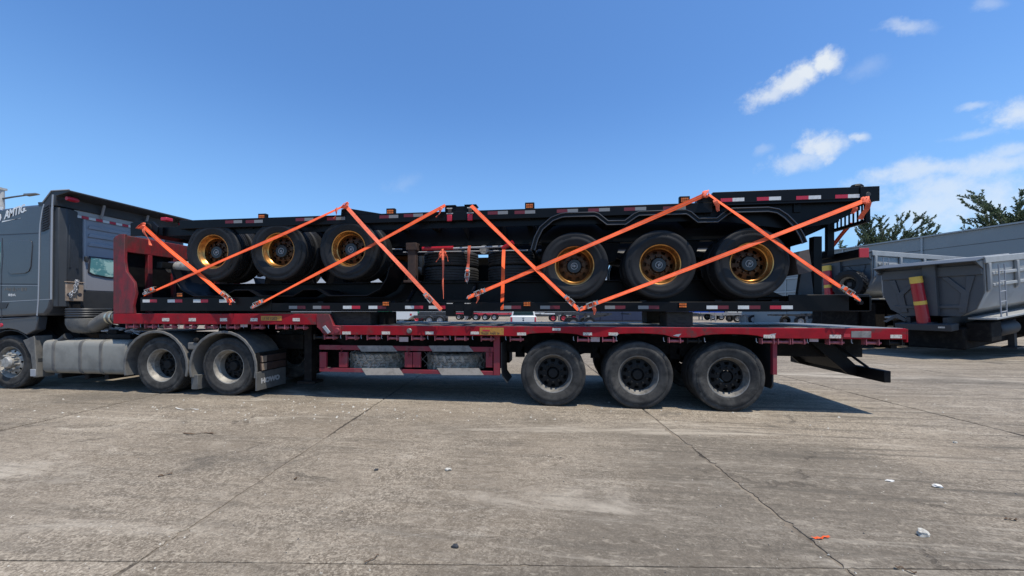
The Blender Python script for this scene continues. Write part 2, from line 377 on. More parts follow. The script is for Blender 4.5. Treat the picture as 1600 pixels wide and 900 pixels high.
def tag(o, label, cat, group=None):
    o['label'] = label; o['category'] = cat
    if group: o['group'] = group
    return o
def thing(name, label, cat, loc, group=None):
    o = bpy.data.objects.new(name, None); COL.objects.link(o); o.location = loc; o.empty_display_size = .3
    return tag(o, label, cat, group)
def struct(o): o['kind'] = 'structure'; return o
def copy_tree(o, parent=None):
    c = o.copy(); COL.objects.link(c); c.parent = parent
    for ch in list(o.children): copy_tree(ch, c)
    return c
def text_mesh(name, txt, size, shear=0.0, depth=.001, bold=0.0):
    cu = bpy.data.curves.new(name, 'FONT'); cu.body = txt; cu.size = size; cu.shear = shear; cu.extrude = depth; cu.offset = bold
    cu.align_x = 'LEFT'; cu.resolution_u = 3
    o = bpy.data.objects.new(name + '_tmp', cu); COL.objects.link(o)
    dg = bpy.context.evaluated_depsgraph_get(); me = bpy.data.meshes.new_from_object(o.evaluated_get(dg))
    COL.objects.unlink(o); bpy.data.objects.remove(o); me.name = name
    return me
def lettering(name, txt, size, m, parent, loc, face='-y', roll=0.0, shear=0.0, bold=0.0, sx=1.0):
    me = text_mesh(name, txt, size, shear, .001, bold)
    M = {'-y': Matrix(((1, 0, 0), (0, 0, -1), (0, 1, 0))), '+x': Matrix(((0, 0, 1), (1, 0, 0), (0, 1, 0)))}[face].to_4x4()
    me.transform(Matrix.Translation(loc) @ M @ Matrix.Rotation(roll, 4, 'Z') @ Matrix.Diagonal((sx, 1, 1, 1)))
    return link(name, me, m, parent)

# ------------------------------------------------------------------ ground: cast slabs over a sheet that reaches the horizon
GA = math.atan(.115); gu = Vector((math.cos(GA), math.sin(GA))); gv = Vector((-math.sin(GA), math.cos(GA)))
SU, SV = 4.25, 5.2
G0 = Vector((-2.56, -4.07))     # a joint crossing
NU0, NU1, NV0, NV1 = -9, 11, -2, 9
def gp(a, b): return G0 + gu * (a * SU) + gv * (b * SV)
c4 = [gp(NU0, NV0), gp(NU1, NV0), gp(NU1, NV1), gp(NU0, NV1)]
L = 2500
o4 = [Vector((-L, -L)), Vector((L, -L)), Vector((L, L)), Vector((-L, L))]
gb = B()
gb.v = [(p.x, p.y, 0) for p in o4] + [(p.x, p.y, 0) for p in c4]
gb.f = [(i, (i + 1) % 4, 4 + (i + 1) % 4, 4 + i) for i in range(4)]
ground = struct(gb.build('ground', 'yard_concrete'))
bed = B(); bed.v = [(p.x, p.y, -.009) for p in c4] + [(p.x, p.y, 0) for p in c4]
bed.f = [(0, 1, 2, 3)] + [(i, (i + 1) % 4, 4 + (i + 1) % 4, 4 + i) for i in range(4)]
bed.build('joint_bed', 'joint_dirt', ground, smooth=0)
def slab_mesh(seed):
    rr = random.Random(seed); b = B(); pts = []
    def edge(p, q, base=.009, am=1.0):
        n = 150; w = 0; out = []
        d = (q - p).normalized(); nn = Vector((-d.y, d.x))
        for i in range(n):
            w = w * .93 + rr.gauss(0, .0050 * am)
            chip = rr.uniform(.006, .035) * am if rr.random() < .07 * am else 0
            out.append(p + (q - p) * (i / n) + nn * (base + abs(w) + chip))
        return out
    cc = [Vector((0, 0)), Vector((SU, 0)), Vector((SU, SV)), Vector((0, SV))]
    for i in range(4): pts += edge(cc[i], cc[(i + 1) % 4], *((.0015, .3) if i in (0, 2) else (.005, 1.0)))
    n = len(pts); cen = Vector((SU / 2, SV / 2))
    top = [(p.x, p.y, -.003) for p in pts]; inn = [p + (cen - p).normalized() * .008 for p in pts]
    b.v = [(p.x, p.y, -.05) for p in pts] + top + [(p.x, p.y, 0) for p in inn]
    b.f = [(i, (i + 1) % n, n + (i + 1) % n, n + i) for i in range(n)] + [(n + i, n + (i + 1) % n, 2 * n + (i + 1) % n, 2 * n + i) for i in range(n)] + [tuple(2 * n + i for i in range(n))]
    me = b.mesh('concrete_slab', 0); me.materials.append(MATS['yard_concrete']); return me
SL = [slab_mesh(s) for s in range(5)]
for a in range(NU0, NU1):
    for c in range(NV0, NV1):
        p = gp(a, c); o = bpy.data.objects.new('concrete_slab', SL[(a * 3 + c * 7) % 5]); COL.objects.link(o)
        o.parent = ground; o.location = (p.x, p.y, 0); o.rotation_euler = (0, 0, GA)

# ------------------------------------------------------------------ wheels (built once, copied everywhere)
def tyre_mesh(name, m, Rr=.53, w=.28, bead=.295, n=56, lug=False):
    b = B(); h = w / 2
    half = [(bead, -h * .78), (bead + .022, -h * .93), (bead + .05, -h * .99), (bead + .10, -h * 1.04), (bead + .105, -h * 1.055), (bead + .135, -h * 1.055), (bead + .14, -h * 1.04),
            (Rr - .065, -h * .98), (Rr - .06, -h * .995), (Rr - .03, -h * .97), (Rr - .012, -h * .92), (Rr - .003, -h * .84)]
    tread = []
    for k, a in enumerate((-.52, -.18, .18, .52)):
        g0 = .06
        tread += [(Rr, h * (a - g0)), (Rr - .020, h * (a - g0 * .8)), (Rr - .020, h * (a + g0 * .8)), (Rr, h * (a + g0))]
    prof = half + tread + [(r, -a) for r, a in reversed(half)]
    b.lathe(prof, n=n)
    yo = -h * 1.03                      # raised marks moulded on the outer sidewall
    for a0, cnt in ((.5, 13), (2.1, 5), (3.7, 13), (5.2, 6)):
        for i in range(cnt):
            t0 = a0 + i * .052; r0, r1 = bead + .150, bead + .150 + .022 * (.7 + .3 * math.sin(i * 2.3 + a0))
            P = [(r * math.cos(t), y, r * math.sin(t)) for y in (yo + .004, yo - .0035) for r, t in ((r0, t0), (r1, t0), (r1, t0 + .030), (r0, t0 + .030))]
            b.hexa(P[:4], P[4:])
    if lug:
        for i in range(22):
            for sgn in (-1, 1):
                t = 2 * math.pi * (i + (.5 if sgn > 0 else 0)) / 22; q = []
                for dt, y0, y1 in ((0, .02, .13), (.085, -.005, .145)):
                    for rr in (Rr - .005, Rr + .02):
                        q.append([((rr) * math.cos(t + dt + sl), sgn * y, rr * math.sin(t + dt + sl)) for y, sl in ((y0, 0), (y1, .09))])
                b.hexa([q[0][0], q[0][1], q[2][1], q[2][0]], [q[1][0], q[1][1], q[3][1], q[3][0]])
    me = b.mesh(name, 40); me.materials.append(MATS[m]); return me
def rim_mesh(name, mlip, mdisc, n=40, deep=.15, tyre_h=.14):
    # outer lip, dished barrel and a disc with ten real hand holes; local -y looks outwards
    b = B(); y0 = -tyre_h * .80
    prof = [(.285, y0 + .02), (.306, y0 + .004), (.312, y0 - .008), (.306, y0 - .014), (.294, y0 - .008), (.288, y0 + .012), (.274, y0 + .030), (.268, y0 + .06), (.252, y0 + .075), (.248, y0 + deep)]
    b.lathe(prof, n=n); nl = len(b.f)
    yd = y0 + deep
    dp = [(.250, yd - .002), (.222, yd - .012), (.178, yd - .026), (.166, yd - .030), (.10, yd - .034)]
    b.lathe(dp, n=n, skip=lambda i, j: j == 1 and (i % 4) in (1, 2))
    b.lathe([(.245, yd + .10), (.10, yd + .09)], n=n)     # brake drum face seen through the holes
    nd = len(b.f)
    for i in range(10):
        t = 2 * math.pi * (i + .5) / 10
        b.lathe([(.0, yd - .072), (.013, yd - .072), (.017, yd - .058), (.017, yd - .028)], c=(.145 * math.cos(t), 0, .145 * math.sin(t)), n=6)
    me = b.mesh(name, 40); me.materials.append(MATS[mlip]); me.materials.append(MATS[mdisc])
    me.polygons.foreach_set('material_index', [0 if i < nl else 1 for i in range(len(me.polygons))])
    return me, yd
def hub_mesh(name, m, yd, out, r=.128):
    b = B(); b.lathe([(r, yd), (r, yd - .03), (r * .93, yd - .045), (r * .9, out + .012), (r * .82, out), (0, out)], n=28)
    me = b.mesh(name, 40); me.materials.append(MATS[m]); return me
def emblem_mesh(y):
    b = B(); b.lathe([(.047, y - .001), (.047, y - .004), (.053, y - .004), (.053, y - .001)], n=28)
    for pts in ([(-.034, -.016), (-.012, -.004), (-.004, .018), (.004, .016), (-.006, -.016)], [(.002, -.018), (.016, .014), (.03, .012), (.034, -.002), (.022, -.014), (.004, -.016)]):
        b.tube([(x, y - .003, z) for x, z in pts], .0036, 5)
    me = b.mesh('emblem', 40); me.materials.append(MATS['emblem_grey']); return me
TY_NEW = tyre_mesh('tyre', 'tyre_new'); TY_DUST = tyre_mesh('tyre', 'tyre_dusty', .52); TY_MUD = tyre_mesh('tyre', 'tyre_mud', .51, .29, lug=True)
TY_STO = tyre_mesh('tyre', 'tyre_stored'); TY_LUG = tyre_mesh('tyre', 'tyre_new', .56, .32, lug=True)
RIM_GOLD, YG = rim_mesh('wheel', 'gold_rim', 'gold_disc', deep=.14)
RIM_DARK, YDK = rim_mesh('wheel', 'rim_lip', 'rim_dark', deep=.10)
RIM_SILV, YS = rim_mesh('wheel', 'rim_silver', 'rim_dark', deep=.17)
HUB_GOLD = hub_mesh('hub', 'hub_black', YG, -.05); HUB_DARK = hub_mesh('hub', 'rim_dark', YDK, -.06, .085); HUB_SILV = hub_mesh('hub', 'rim_dark', YS, -.02, .09)
EMB = emblem_mesh(-.05)
def wheel(parent, loc, kind, far_side=False, dual=True, spin=0.0):
    rim, ty, hub = {'gold': (RIM_GOLD, TY_NEW, HUB_GOLD), 'dark': (RIM_DARK, TY_DUST, HUB_DARK), 'silver': (RIM_SILV, TY_DUST, HUB_SILV)}[kind]
    w = bpy.data.objects.new('wheel', rim); COL.objects.link(w); w.parent = parent
    w.matrix_parent_inverse = Matrix.Translation(-parent.location); w.location = loc
    w.rotation_euler = (0, spin, math.pi if far_side else 0)
    t = bpy.data.objects.new('tyre', ty); COL.objects.link(t); t.parent = w
    if dual:
        t2 = bpy.data.objects.new('tyre', ty); COL.objects.link(t2); t2.parent = w; t2.location = (0, .335, 0)
    h = bpy.data.objects.new('hub', hub); COL.objects.link(h); h.parent = w
    if kind == 'gold' and not far_side:
        e = bpy.data.objects.new('emblem', EMB); COL.objects.link(e); e.parent = w
    return w

def flat_plate(name, m, parent, px0, px1, py0, py1, Y=0.0, th=.004):
    x0, z1 = at(px0, py0, Y); x1, z0 = at(px1, py1, Y)
    return B().box(x0, x1, Y - th, Y, z0, z1).build(name, m, parent, smooth=0)

# ------------------------------------------------------------------ red flatbed semi-trailer
XF, XS, XR = -8.24, -4.17, 4.83           # front, step, rear
ZG, ZD = 1.473, 1.275                     # gooseneck deck, main deck
fb = thing('flatbed_trailer', 'worn red flatbed semi-trailer with stepped deck carrying two black chassis', 'trailer', (-1.7, 1.25, 0))
TW = [-.142, 1.179, 2.492]; WR = .52
rail = [(-4.05, ZD - .003), (XR, ZD - .003), (XR, 1.118)]
for wx in reversed(TW):
    for k in range(9):
        a = -1 + 2 * k / 8; rail.append((wx - a * .50, 1.118 + .058 * math.sqrt(max(0, 1 - a * a))))
rail += [(-4.05, 1.118)]
B().ext(rail, 'y', 0, .05).build('side_rail', 'red_paint', fb, .006)
B().ext(rail, 'y', 2.45, 2.5).build('side_rail', 'red_paint', fb, .006)
B().box(XF, XS, 0.0, .055, 1.285, ZG - .003).build('gooseneck_rail', 'red_paint', fb, .006)
B().box(XF, XS, 2.445, 2.5, 1.285, ZG - .003).build('gooseneck_rail', 'red_paint', fb, .006)
# step plate where the deck drops
B().ext([(-4.17, ZG - .005), (-3.94, ZG - .005), (-3.86, ZD), (-3.72, ZD - .02), (-3.72, 1.118), (-3.98, 1.118), (-4.06, 1.14), (-4.10, 1.20), (-4.16, 1.24)], 'y', -.012, .06).build('step_plate', 'red_worn', fb, .005)
B().lathe([(.0, -.03), (.04, -.03), (.05, -.012)], c=(-3.79, 0, 1.185), n=16).build('pin', 'maroon_frame', fb)
b = B(); b.hexa([(-4.05, -.03, 1.245), (-4.0, -.03, 1.275), (-3.9, -.03, 1.16), (-3.95, -.03, 1.13)], [(-4.05, -.013, 1.245), (-4.0, -.013, 1.275), (-3.9, -.013, 1.16), (-3.95, -.013, 1.13)])
b.build('latch', 'trim_grey', fb, .003)
# decks: plates laid side by side
rr = random.Random(3)
x = -4.0
while x < XR - .1:
    x1 = min(x + 1.475, XR)
    B().box(x + .004, x1 - .004, .055, 2.445, ZD - .02 - rr.random() * .004, ZD + rr.random() * .004).build('deck_plate', 'steel_plate', fb, .003)
    x = x1
for x in (XF, -6.9, -5.53):
    B().box(x + .004, x + 1.36, .06, 2.44, ZG - .02, ZG - .001).build('deck_plate', 'steel_plate', fb, .003)
B().box(XR - .05, XR - .002, .05, 2.45, 1.05, ZD - .022).build('rear_beam', 'red_worn', fb, .005)
B().box(XR, XR + .02, .0, .35, 1.08, ZD - .01).build('rear_corner_plate', 'red_paint', fb, .003)
# bulkhead
B().ext([(-8.24, ZG), (-8.24, 2.86), (-8.20, 2.90), (-8.10, 2.94), (-8.0, 2.94), (-8.0, 2.45), (-7.97, 2.25), (-7.80, 2.05), (-7.76, 1.85), (-7.82, 1.62), (-7.80, ZG)], 'y', .0, .05).build('bulkhead_gusset', 'red_worn', fb, .006)
B().ext([(-8.24, ZG), (-8.24, 2.86), (-8.20, 2.90), (-8.10, 2.94), (-8.0, 2.94), (-8.0, 2.45), (-7.97, 2.25), (-7.80, 2.05), (-7.76, 1.85), (-7.82, 1.62), (-7.80, ZG)], 'y', 2.45, 2.5).build('bulkhead_gusset', 'red_worn', fb, .006)
B().box(-8.22, -8.06, .052, 2.448, 2.62, 2.93).build('bulkhead_top_beam', 'red_worn', fb, .01)
B().box(-8.20, -8.14, .052, 2.448, ZG, 2.618).build('bulkhead_panel', 'black_steel', fb)
for y in (.5, 1.0, 1.5, 2.0):
    B().box(-8.138, -8.06, y - .04, y + .04, ZG, 2.618).build('bulkhead_post', 'red_worn', fb, .005)
B().box(-4.168, -3.99, .062, 2.438, 1.20, 1.45).build('step_riser', 'red_worn', fb)
# chassis below
for y in (.72, 1.72):
    B().box(-3.9, XR - .06, y, y + .06, .78, ZD - .03).build('main_beam', 'chassis_dirty', fb)
    B().ext([(XF + .3, 1.24), (XF + .3, ZG - .03), (-3.9, ZG - .03), (-3.9, .80), (-4.25, .95), (-4.6, 1.22)], 'y', y, y + .06).build('gooseneck_beam', 'chassis_dirty', fb)
for i in range(22):
    x = -3.7 + i * .39
    B().box(x, x + .07, .06, 2.44, ZD - .13, ZD - .03).build('crossmember', 'chassis_dirty', fb)
for i in range(9):
    x = -8.0 + i * .43
    B().box(x, x + .07, .06, 2.44, ZG - .15, ZG - .03).build('crossmember', 'chassis_dirty', fb)
for wx in TW:
    for y, f in ((.19, False), (2.31, True)):
        wheel(fb, (wx, y, WR), 'dark', f, True, rr.uniform(0, 6))
    B().tube([(wx, .4, WR), (wx, 2.1, WR)], .075, 12).build('axle', 'chassis_dirty', fb)
    for y in (.75, 1.75):
        b = B(); b.band([(wx - .58, .80), (wx - .3, .70), (wx, .66), (wx + .3, .70), (wx + .58, .80)], y - .05, y + .05, .10); b.box(wx - .68, wx - .52, y - .05, y + .05, .70, .95)
        b.build('leaf_spring', 'chassis_dirty', fb)
b = B(); b.lathe([(0, -.4), (.13, -.4), (.16, -.36), (.16, .36), (.13, .4), (0, .4)], c=(3.2, 1.25, .9), axis='x', n=18); b.build('air_tank', 'chassis_dirty', fb)
B().box(-8.15, -4.2, 2.40, 2.43, 1.02, 1.283).build('added_skirt', 'chassis_dirty', fb)  # added black panel hiding the sunlit ground beyond the rail
# lockers added on the far side to hide bright ground under the deck
B().box(-3.9, -1.1, 1.95, 2.42, .42, 1.05).build('added_locker', 'chassis_dirty', fb, .01)
B().box(-5.35, -4.15, 1.75, 2.40, .28, 1.18).build('added_locker', 'chassis_dirty', fb, .01)
sw = wheel(fb, (at(457, 558, 1.15)[0], 1.25, .66), 'dark', False, False); sw.name = 'spare_wheel'
B().box(-4.9, -4.4, .95, 1.6, 1.18, 1.25).build('spare_carrier', 'chassis_dirty', fb)
# landing legs behind the cage, in shade
for y in (.55, 1.95):
    B().box(-4.75, -4.6, y - .07, y + .07, .22, 1.3).build('landing_leg', 'chassis_dirty', fb, .005)
    B().box(-4.85, -4.5, y - .13, y + .13, .18, .22).build('leg_foot', 'chassis_dirty', fb)
# strap winches below the rails
win = B(); win.box(-.085, -.077, -.05, .05, -.085, .0); win.box(.077, .085, -.05, .05, -.085, .0)
win.lathe([(.0, -.09), (.022, -.09), (.022, .09), (0, .09)], c=(0, 0, -.055), axis='x', n=12)
win.lathe([(.0, .086), (.034, .086), (.034, .10), (.018, .105), (.018, .135), (0, .135)], c=(0, 0, -.055), axis='x', n=10)
WIN_ME = win.mesh('winch', 35); WIN_ME.materials.append(MATS['winch_red_lit'])
WIN_ME2 = WIN_ME.copy(); WIN_ME2.materials.clear(); WIN_ME2.materials.append(MATS['rim_dark'])
def hang(px, Z, k=0):
    x, _ = at(px, 520, .02); o = link('winch', WIN_ME2 if k else WIN_ME, None, fb, loc=(x, .055, Z))
    o.matrix_parent_inverse = Matrix.Translation(-fb.location); o.rotation_euler = (rr.uniform(-.15, .15), 0, 0)
for px in (204, 233, 263.5, 295, 327.6, 361.4, 400.8, 439, 468): hang(px, 1.284)
for px in (498, 514, 548, 581, 613, 651, 687, 719, 759.5, 805, 911, 950, 1054, 1083, 1199.5, 1225, 1247, 1305, 1362.6, 1398.6): hang(px, 1.117, px in (498, 1083, 1398.6))
hk = B(); hk.tube([(0, 0, 0), (0, -.005, -.05), (.012, -.01, -.065)], .006, 5)
HK_ME = hk.mesh('rope_hook'); HK_ME.materials.append(MATS['trim_grey'])
for px, Z in [(p, 1.284) for p in (219, 247, 279, 344, 380, 419, 454)] + [(p, 1.117) for p in (532, 564, 596, 668, 703, 738, 790, 896, 963, 1037, 1101, 1182, 1262, 1331)]:
    x, _ = at(px, 520, .02); o = link('rope_hook', HK_ME, None, fb, loc=(x, .03, Z)); o.matrix_parent_inverse = Matrix.Translation(-fb.location)
for px in (259, 300.6, 349.5, 397, 463): flat_plate('reflective_sticker', 'sticker', fb, px - 5.5, px + 5.5, 497, 502)
for px in (541.6, 603, 671, 742): flat_plate('reflective_sticker', 'sticker', fb, px - 6.5, px + 6.5, 518, 522.5)
for px in (815, 918, 958): flat_plate('reflective_sticker', 'sticker', fb, px - 7, px + 7, 519.5, 524)
flat_plate('reflective_sticker', 'sticker', fb, 863, 876, 512.5, 516.5)
for px in (1202, 1305, 1400): flat_plate('reflective_sticker', 'sticker', fb, px - 9, px + 9, 523, 528.5)
for px in (631, 930, 1271.5):
    flat_plate('marker_plate', 'plate_pink', fb, px - 7, px + 7, 526.5, 534, .03)
flat_plate('marker_plate', 'plate_pink', fb, 376, 387, 505.5, 511, .03)
for px, py in ((640, 517),):
    x, z = at(px, py, 0); B().lathe([(0, -.03), (.035, -.03), (.045, -.02), (.045, .0)], c=(x, 0, z), n=16).build('marker_lamp', 'rim_lip', fb)
pl = flat_plate('number_plate', 'yellow_plate', fb, 408, 440.5, 493.6, 501)
x, z = at(409.5, 499.8, -.005); lettering('number', '1110 1202', .072, 'ink', pl, (x, -.0055, z), sx=.93)
pl = flat_plate('maker_plate', 'yellow_plate', fb, 749.5, 787, 511.8, 523.5)
x0, z0 = at(754, 516.5, -.005)
B().box(x0, x0 + .12, -.006, -.004, z0 - .012, z0 + .014).build('emblem_bar', 'red_bright', pl)
x, z = at(751, 522, -.005); lettering('maker_line', 'TRAILER  MADE  IN', .045, 'ink', pl, (x, -.0055, z), sx=.8)
flat_plate('type_plate', 'grey_stripe', fb, 1330, 1361, 517.2, 527.5)
flat_plate('tail_reflector', 'red_bright', fb, 1318, 1328.5, 521.5, 527)
for px in (960, 1057, 1205):
    x, z = at(px, 524 if px != 1057 else 524.5, 0); B().ext([(x - .05, z), (x + .03, z - .015), (x + .07, z + .03), (x, z + .02)], 'y', -.002, 0).build('chipped_paint', 'trim_grey', fb, smooth=0)
# storage cage
YC = .1
def cpx(a, b, c, d): x0, z1 = at(a, c, YC); x1, z0 = at(b, d, YC); return x0, x1, z0, z1
def cage(name, m, a, b, c, d, dy0=0.0, dy1=.05, par=None):
    x0, x1, z0, z1 = cpx(a, b, c, d); return B().box(x0, x1, YC + dy0, YC + dy1, z0, z1).build(name, m, par or fb, .004)
cage('cage_top_bar', 'maroon_frame', 499, 771, 539, 550)
cage('cage_bottom_bar', 'maroon_frame', 499, 771, 574.5, 586.5)
for a, b_ in ((499, 509.5), (529.5, 542.5), (632, 644), (645, 657), (759, 769.5)):
    cage('cage_post', 'maroon_frame', a, b_, 550.2, 574.3, .002, .048)
cage('cage_end_post', 'maroon_frame', 771.3, 781, 524, 586.5, -.01, .06)
for q, m in (([(558, 540), (613, 540), (621, 549.3), (565, 549.3)], 'grey_stripe'), ([(670, 540), (732, 540), (740, 549.3), (676, 549.3)], 'grey_stripe'),
             ([(565, 575.2), (624, 575.2), (631, 586), (572, 586)], 'pale_stripe'), ([(683, 575.2), (748, 575.2), (756, 586), (690, 586)], 'pale_stripe')):
    B().ext([at(a, c, YC) for a, c in q], 'y', YC - .005, YC).build('hazard_stripe', m, fb, smooth=0)
for a, b_ in ((543, 632), (657, 759)):
    x0, x1, z0, z1 = cpx(a, b_, 550, 574.5); wm = B(); h = z1 - z0; s_ = .15; k = -h
    while k < x1 - x0:
        for d in (1, -1):
            u0, u1 = k, k + h * 1.0
            t0, t1 = max(0, -u0 / h), min(1, (x1 - x0 - u0) / h)
            if t1 > t0:
                zz = (lambda t: z0 + t * h) if d > 0 else (lambda t: z1 - t * h)
                wm.tube([(x0 + u0 + t0 * h, YC + .03 + .006 * d, zz(t0)), (x0 + u0 + t1 * h, YC + .03 + .006 * d, zz(t1))], 0.003, 4, False)
        k += s_
    wm.build('wire_mesh', 'plastic_dust', fb)
x0, x1, z0, z1 = cpx(499, 771, 539, 586.5)
B().box(x0, x1, YC + .06, 1.28, z0 + .005, z0 + .025).build('cage_floor', 'chassis_dirty', fb)
B().box(x0, x1, 1.30, 1.33, z0, z1 + .1).build('cage_back', 'chassis_dirty', fb)
for px in (534, 639, 765): 
    x, z = at(px, 545, YC); b = B()
    for i in range(6): b.lathe([(.010, -.004), (.016, 0), (.010, .004)], c=(x + (i % 2) * .006, YC - .016, z - i * .024), axis='y' if i % 2 else 'x', n=10, closed=True)
    b.build('latch_chain', 'red_worn', fb)
# mud flaps
b = B(); b.band([(at(784, 560, .2)[0], 1.0), (at(784, 560, .2)[0], .62), (at(785, 590, .2)[0] + .0, .46), (at(793, 604, .2)[0], .34)], .12, .72, .012); b.build('mud_flap', 'rubber_flap', fb)
b = B(); b.ext([(.14, 1.08), (.72, 1.08), (.72, .40), (.66, .34), (.2, .34), (.14, .40)], 'x', 3.14, 3.16); b.build('mud_flap', 'rubber_flap', fb)
x0, z0 = at(1213, 585, .1); B().box(3.11, 3.17, .06, .13, z0, 1.12).build('flap_bracket', 'maroon_frame', fb, .004)
b = B(); b.ext([(1.78, 1.08), (2.36, 1.08), (2.36, .36), (1.78, .36)], 'x', 3.14, 3.16); b.build('mud_flap', 'rubber_flap', fb)
# rear under-run guard
B().box(4.62, 4.71, .10, 2.4, .485, .655).build('underrun_bar', 'black_steel', fb, .008)
for y in (.62, 1.85):
    B().ext([(3.95, 1.02), (4.25, 1.02), (4.62, .655), (4.62, .50), (4.5, .52)], 'y', y, y + .06).build('underrun_bracket', 'black_steel', fb, .004)
b = B(); b.ext([(4.18, 1.02), (4.60, .64), (4.56, .56), (4.05, .94)], 'y', .68, 1.84); b.build('spare_carrier', 'black_steel', fb)
B().tube([(4.35, .70, 1.0), (4.64, .42, .655)], .02, 6).build('brace', 'black_steel', fb)
for y in (.25, 2.25):
    B().box(4.70, 4.78, y - .16, y + .16, .98, 1.11).build('tail_lamp_box', 'black_steel', fb, .005)

# two worn tyres kept inside the cage
def loose_tyre(name, me, loc, rot, label, group):
    o = bpy.data.objects.new(name, me); COL.objects.link(o); o.location = loc; o.rotation_euler = rot; return tag(o, label, 'tyre', group)
xa, za = at(588, 580, .5); xb, zb = at(708, 580, .5)
zt = cpx(543, 632, 550, 586)[2] + .026 + .165
loose_tyre('spare_tyre', TY_MUD, (xa, .55 + .13, zt), (R(90), 0, .3), 'muddy lugged spare tyre behind wire mesh in the cage bay nearer the truck', 'worn tyres in the trailer cage')
loose_tyre('spare_tyre', TY_MUD, (xb + .02, .55 + .13, zt), (R(90), 0, 1.1), 'muddy lugged spare tyre behind wire mesh in the cage bay nearer the trailer wheels', 'worn tyres in the trailer cage')

# ------------------------------------------------------------------ upper black container chassis, right way up
up = thing('container_chassis', 'upper black container chassis riding wheels down with gold rims towards the trailer tail', 'trailer', (-1.6, 1.25, 1.7), 'stacked black container chassis')
UW = [.195, 1.492, 2.800]; ZU = 2.235
YN, YFAR = .0, 2.48
for y0, y1 in ((YN, .07), (2.41, YFAR)):
    B().box(-6.85, 2.24, y0, y1, 3.0, 3.152).build('side_rail', 'black_paint', up, .006)
    B().box(2.245, 4.475, y0 - .004 if y0 == YN else y0, y1 if y0 == YN else y1 + .004, 3.128, 3.302).build('rear_rail', 'black_paint', up, .006)
    B().box(2.245, 4.475, y0, y1, 3.10, 3.126).build('rear_rail_lip', 'black_paint', up)
for y in (.09, 2.37):
    B().ext([(-7.30, 2.90), (-7.30, 3.06), (2.2, 3.06), (2.25, 3.125), (4.3, 3.125), (4.3, 2.99), (3.9, 2.80), (3.35, 2.74), (2.3, 2.90)], 'y', y, y + .02).build('side_web', 'black_paint', up)
for y in (.70, 1.72):
    b = B(); b.box(-6.7, 3.9, y + .025, y + .04, 2.72, 3.12); b.box(-6.7, 4.0, y - .04, y + .105, 3.1, 3.125); b.box(-6.7, 3.9, y - .05, y + .115, 2.70, 2.722)
    b.build('main_beam', 'black_paint', up, .003)
    b = B(); b.ext([(3.9, 2.72), (3.9, 3.1), (4.42, 3.1), (4.42, 2.96)], 'y', y, y + .06); b.build('rear_beam', 'black_paint', up)
    b = B(); b.ext([(-7.75, 2.93), (-7.75, 3.1), (-6.7, 3.1), (-6.7, 2.76)], 'y', y, y + .06); b.build('gooseneck_beam', 'black_paint', up)
for x in (-6.4, -5.55, -4.25, -2.9, -2.3, -1.2, -.6, .85, 2.15, 3.4):
    B().box(x, x + .10, .07, 2.41, 2.98, 3.098).build('crossmember', 'black_paint', up, .003)
for x in (-5.6, -4.3, -1.68, -1.0, -.45, .9):
    B().ext([(.072, 3.0), (.70, 3.0), (.70, 2.80)], 'x', x, x + .012).build('web_gusset', 'black_paint', up)
# front bolster with end castings
B().box(-7.82, -7.42, .02, 2.46, 2.93, 3.075).build('front_bolster', 'black_paint', up, .006)
for y0, y1 in ((-.01, .02), (2.46, 2.49)):
    b = B(); b.ext([(-7.86, 2.90), (-7.86, 3.13), (-7.74, 3.17), (-7.40, 3.15), (-7.28, 3.05), (-7.30, 2.90)], 'y', y0, y1); b.build('bolster_end', 'black_paint', up, .004)
B().lathe([(.035, -.025), (.085, -.025), (.10, -.012), (.10, -.01)], c=(-7.5, .0, 3.03), n=20).build('lock_ring', 'black_steel', up)
x, z = at(254, 341.5, .0); B().box(x - .07, x + .06, .02, .14, z - .03, z + .03).build('marker_lamp', 'tape_red', up, .01)
# rear bolster with corner castings and twist lock
B().box(4.02, 4.47, .07, 2.41, 3.10, 3.29).build('rear_bolster', 'black_paint', up, .006)
for y0, y1 in ((-.018, .0), (2.48, 2.498)):
    x0 = at(1343, 300, 0)[0]
    b = B(); b.ext([(x0, 3.086), (x0, 3.298), (4.476, 3.298), (4.476, 3.086)], 'y', y0, y1); b.build('corner_plate', 'black_paint', up, .003)
    yc = .12 if y0 < 1 else 2.36
    b = B(); b.lathe([(.085, 3.302), (.085, 3.335), (.06, 3.365), (0, 3.37)], c=(4.27, yc, 0), axis='z', n=8); b.build('twist_lock', 'black_steel', up)
x, z = at(1357, 303.5, -.02); B().lathe([(0, -.021), (.03, -.021), (.035, -.017)], c=(x, 0, z), n=12).build('lock_hole', 'bg_dark', up)
# tail frame: light board with vertical bars, bumper
tb = B(); tb.box(4.34, 4.40, .04, .9, 2.80, 2.845); tb.box(4.34, 4.40, .04, .085, 2.845, 3.10)
tb.box(4.34, 4.40, 1.58, 2.44, 2.80, 2.845); tb.build('lamp_guard_frame', 'black_steel', up, .004)
for i in range(9):
    B().box(4.36, 4.375, .14 + i * .085, .16 + i * .085, 2.845, 3.10).build('guard_bar', 'black_steel', up)
bm_ = B().box(4.26, 4.38, .06, 2.42, 2.30, 2.42).build('bumper', 'black_paint', up, .006)
B().box(4.26, 4.385, .045, .06, 2.295, 2.43).build('bumper_reflector', 'red_bright', up, .003)
for y in (.62, 1.8):
    B().box(4.20, 4.30, y, y + .07, 2.42, 3.0).build('bumper_post', 'black_paint', up, .004)
    B().box(4.16, 4.259, y - .06, y + .13, 2.36, 2.47).build('bumper_bracket', 'black_steel', up)
x0, z1 = at(1283, 313, .02); b = B()
for i in range(3): b.box(x0 + .0, x0 + .16, .105, .11, z1 - .03 - i * .03, z1 - .018 - i * .03)
b.build('data_lines', 'trim_grey', up)
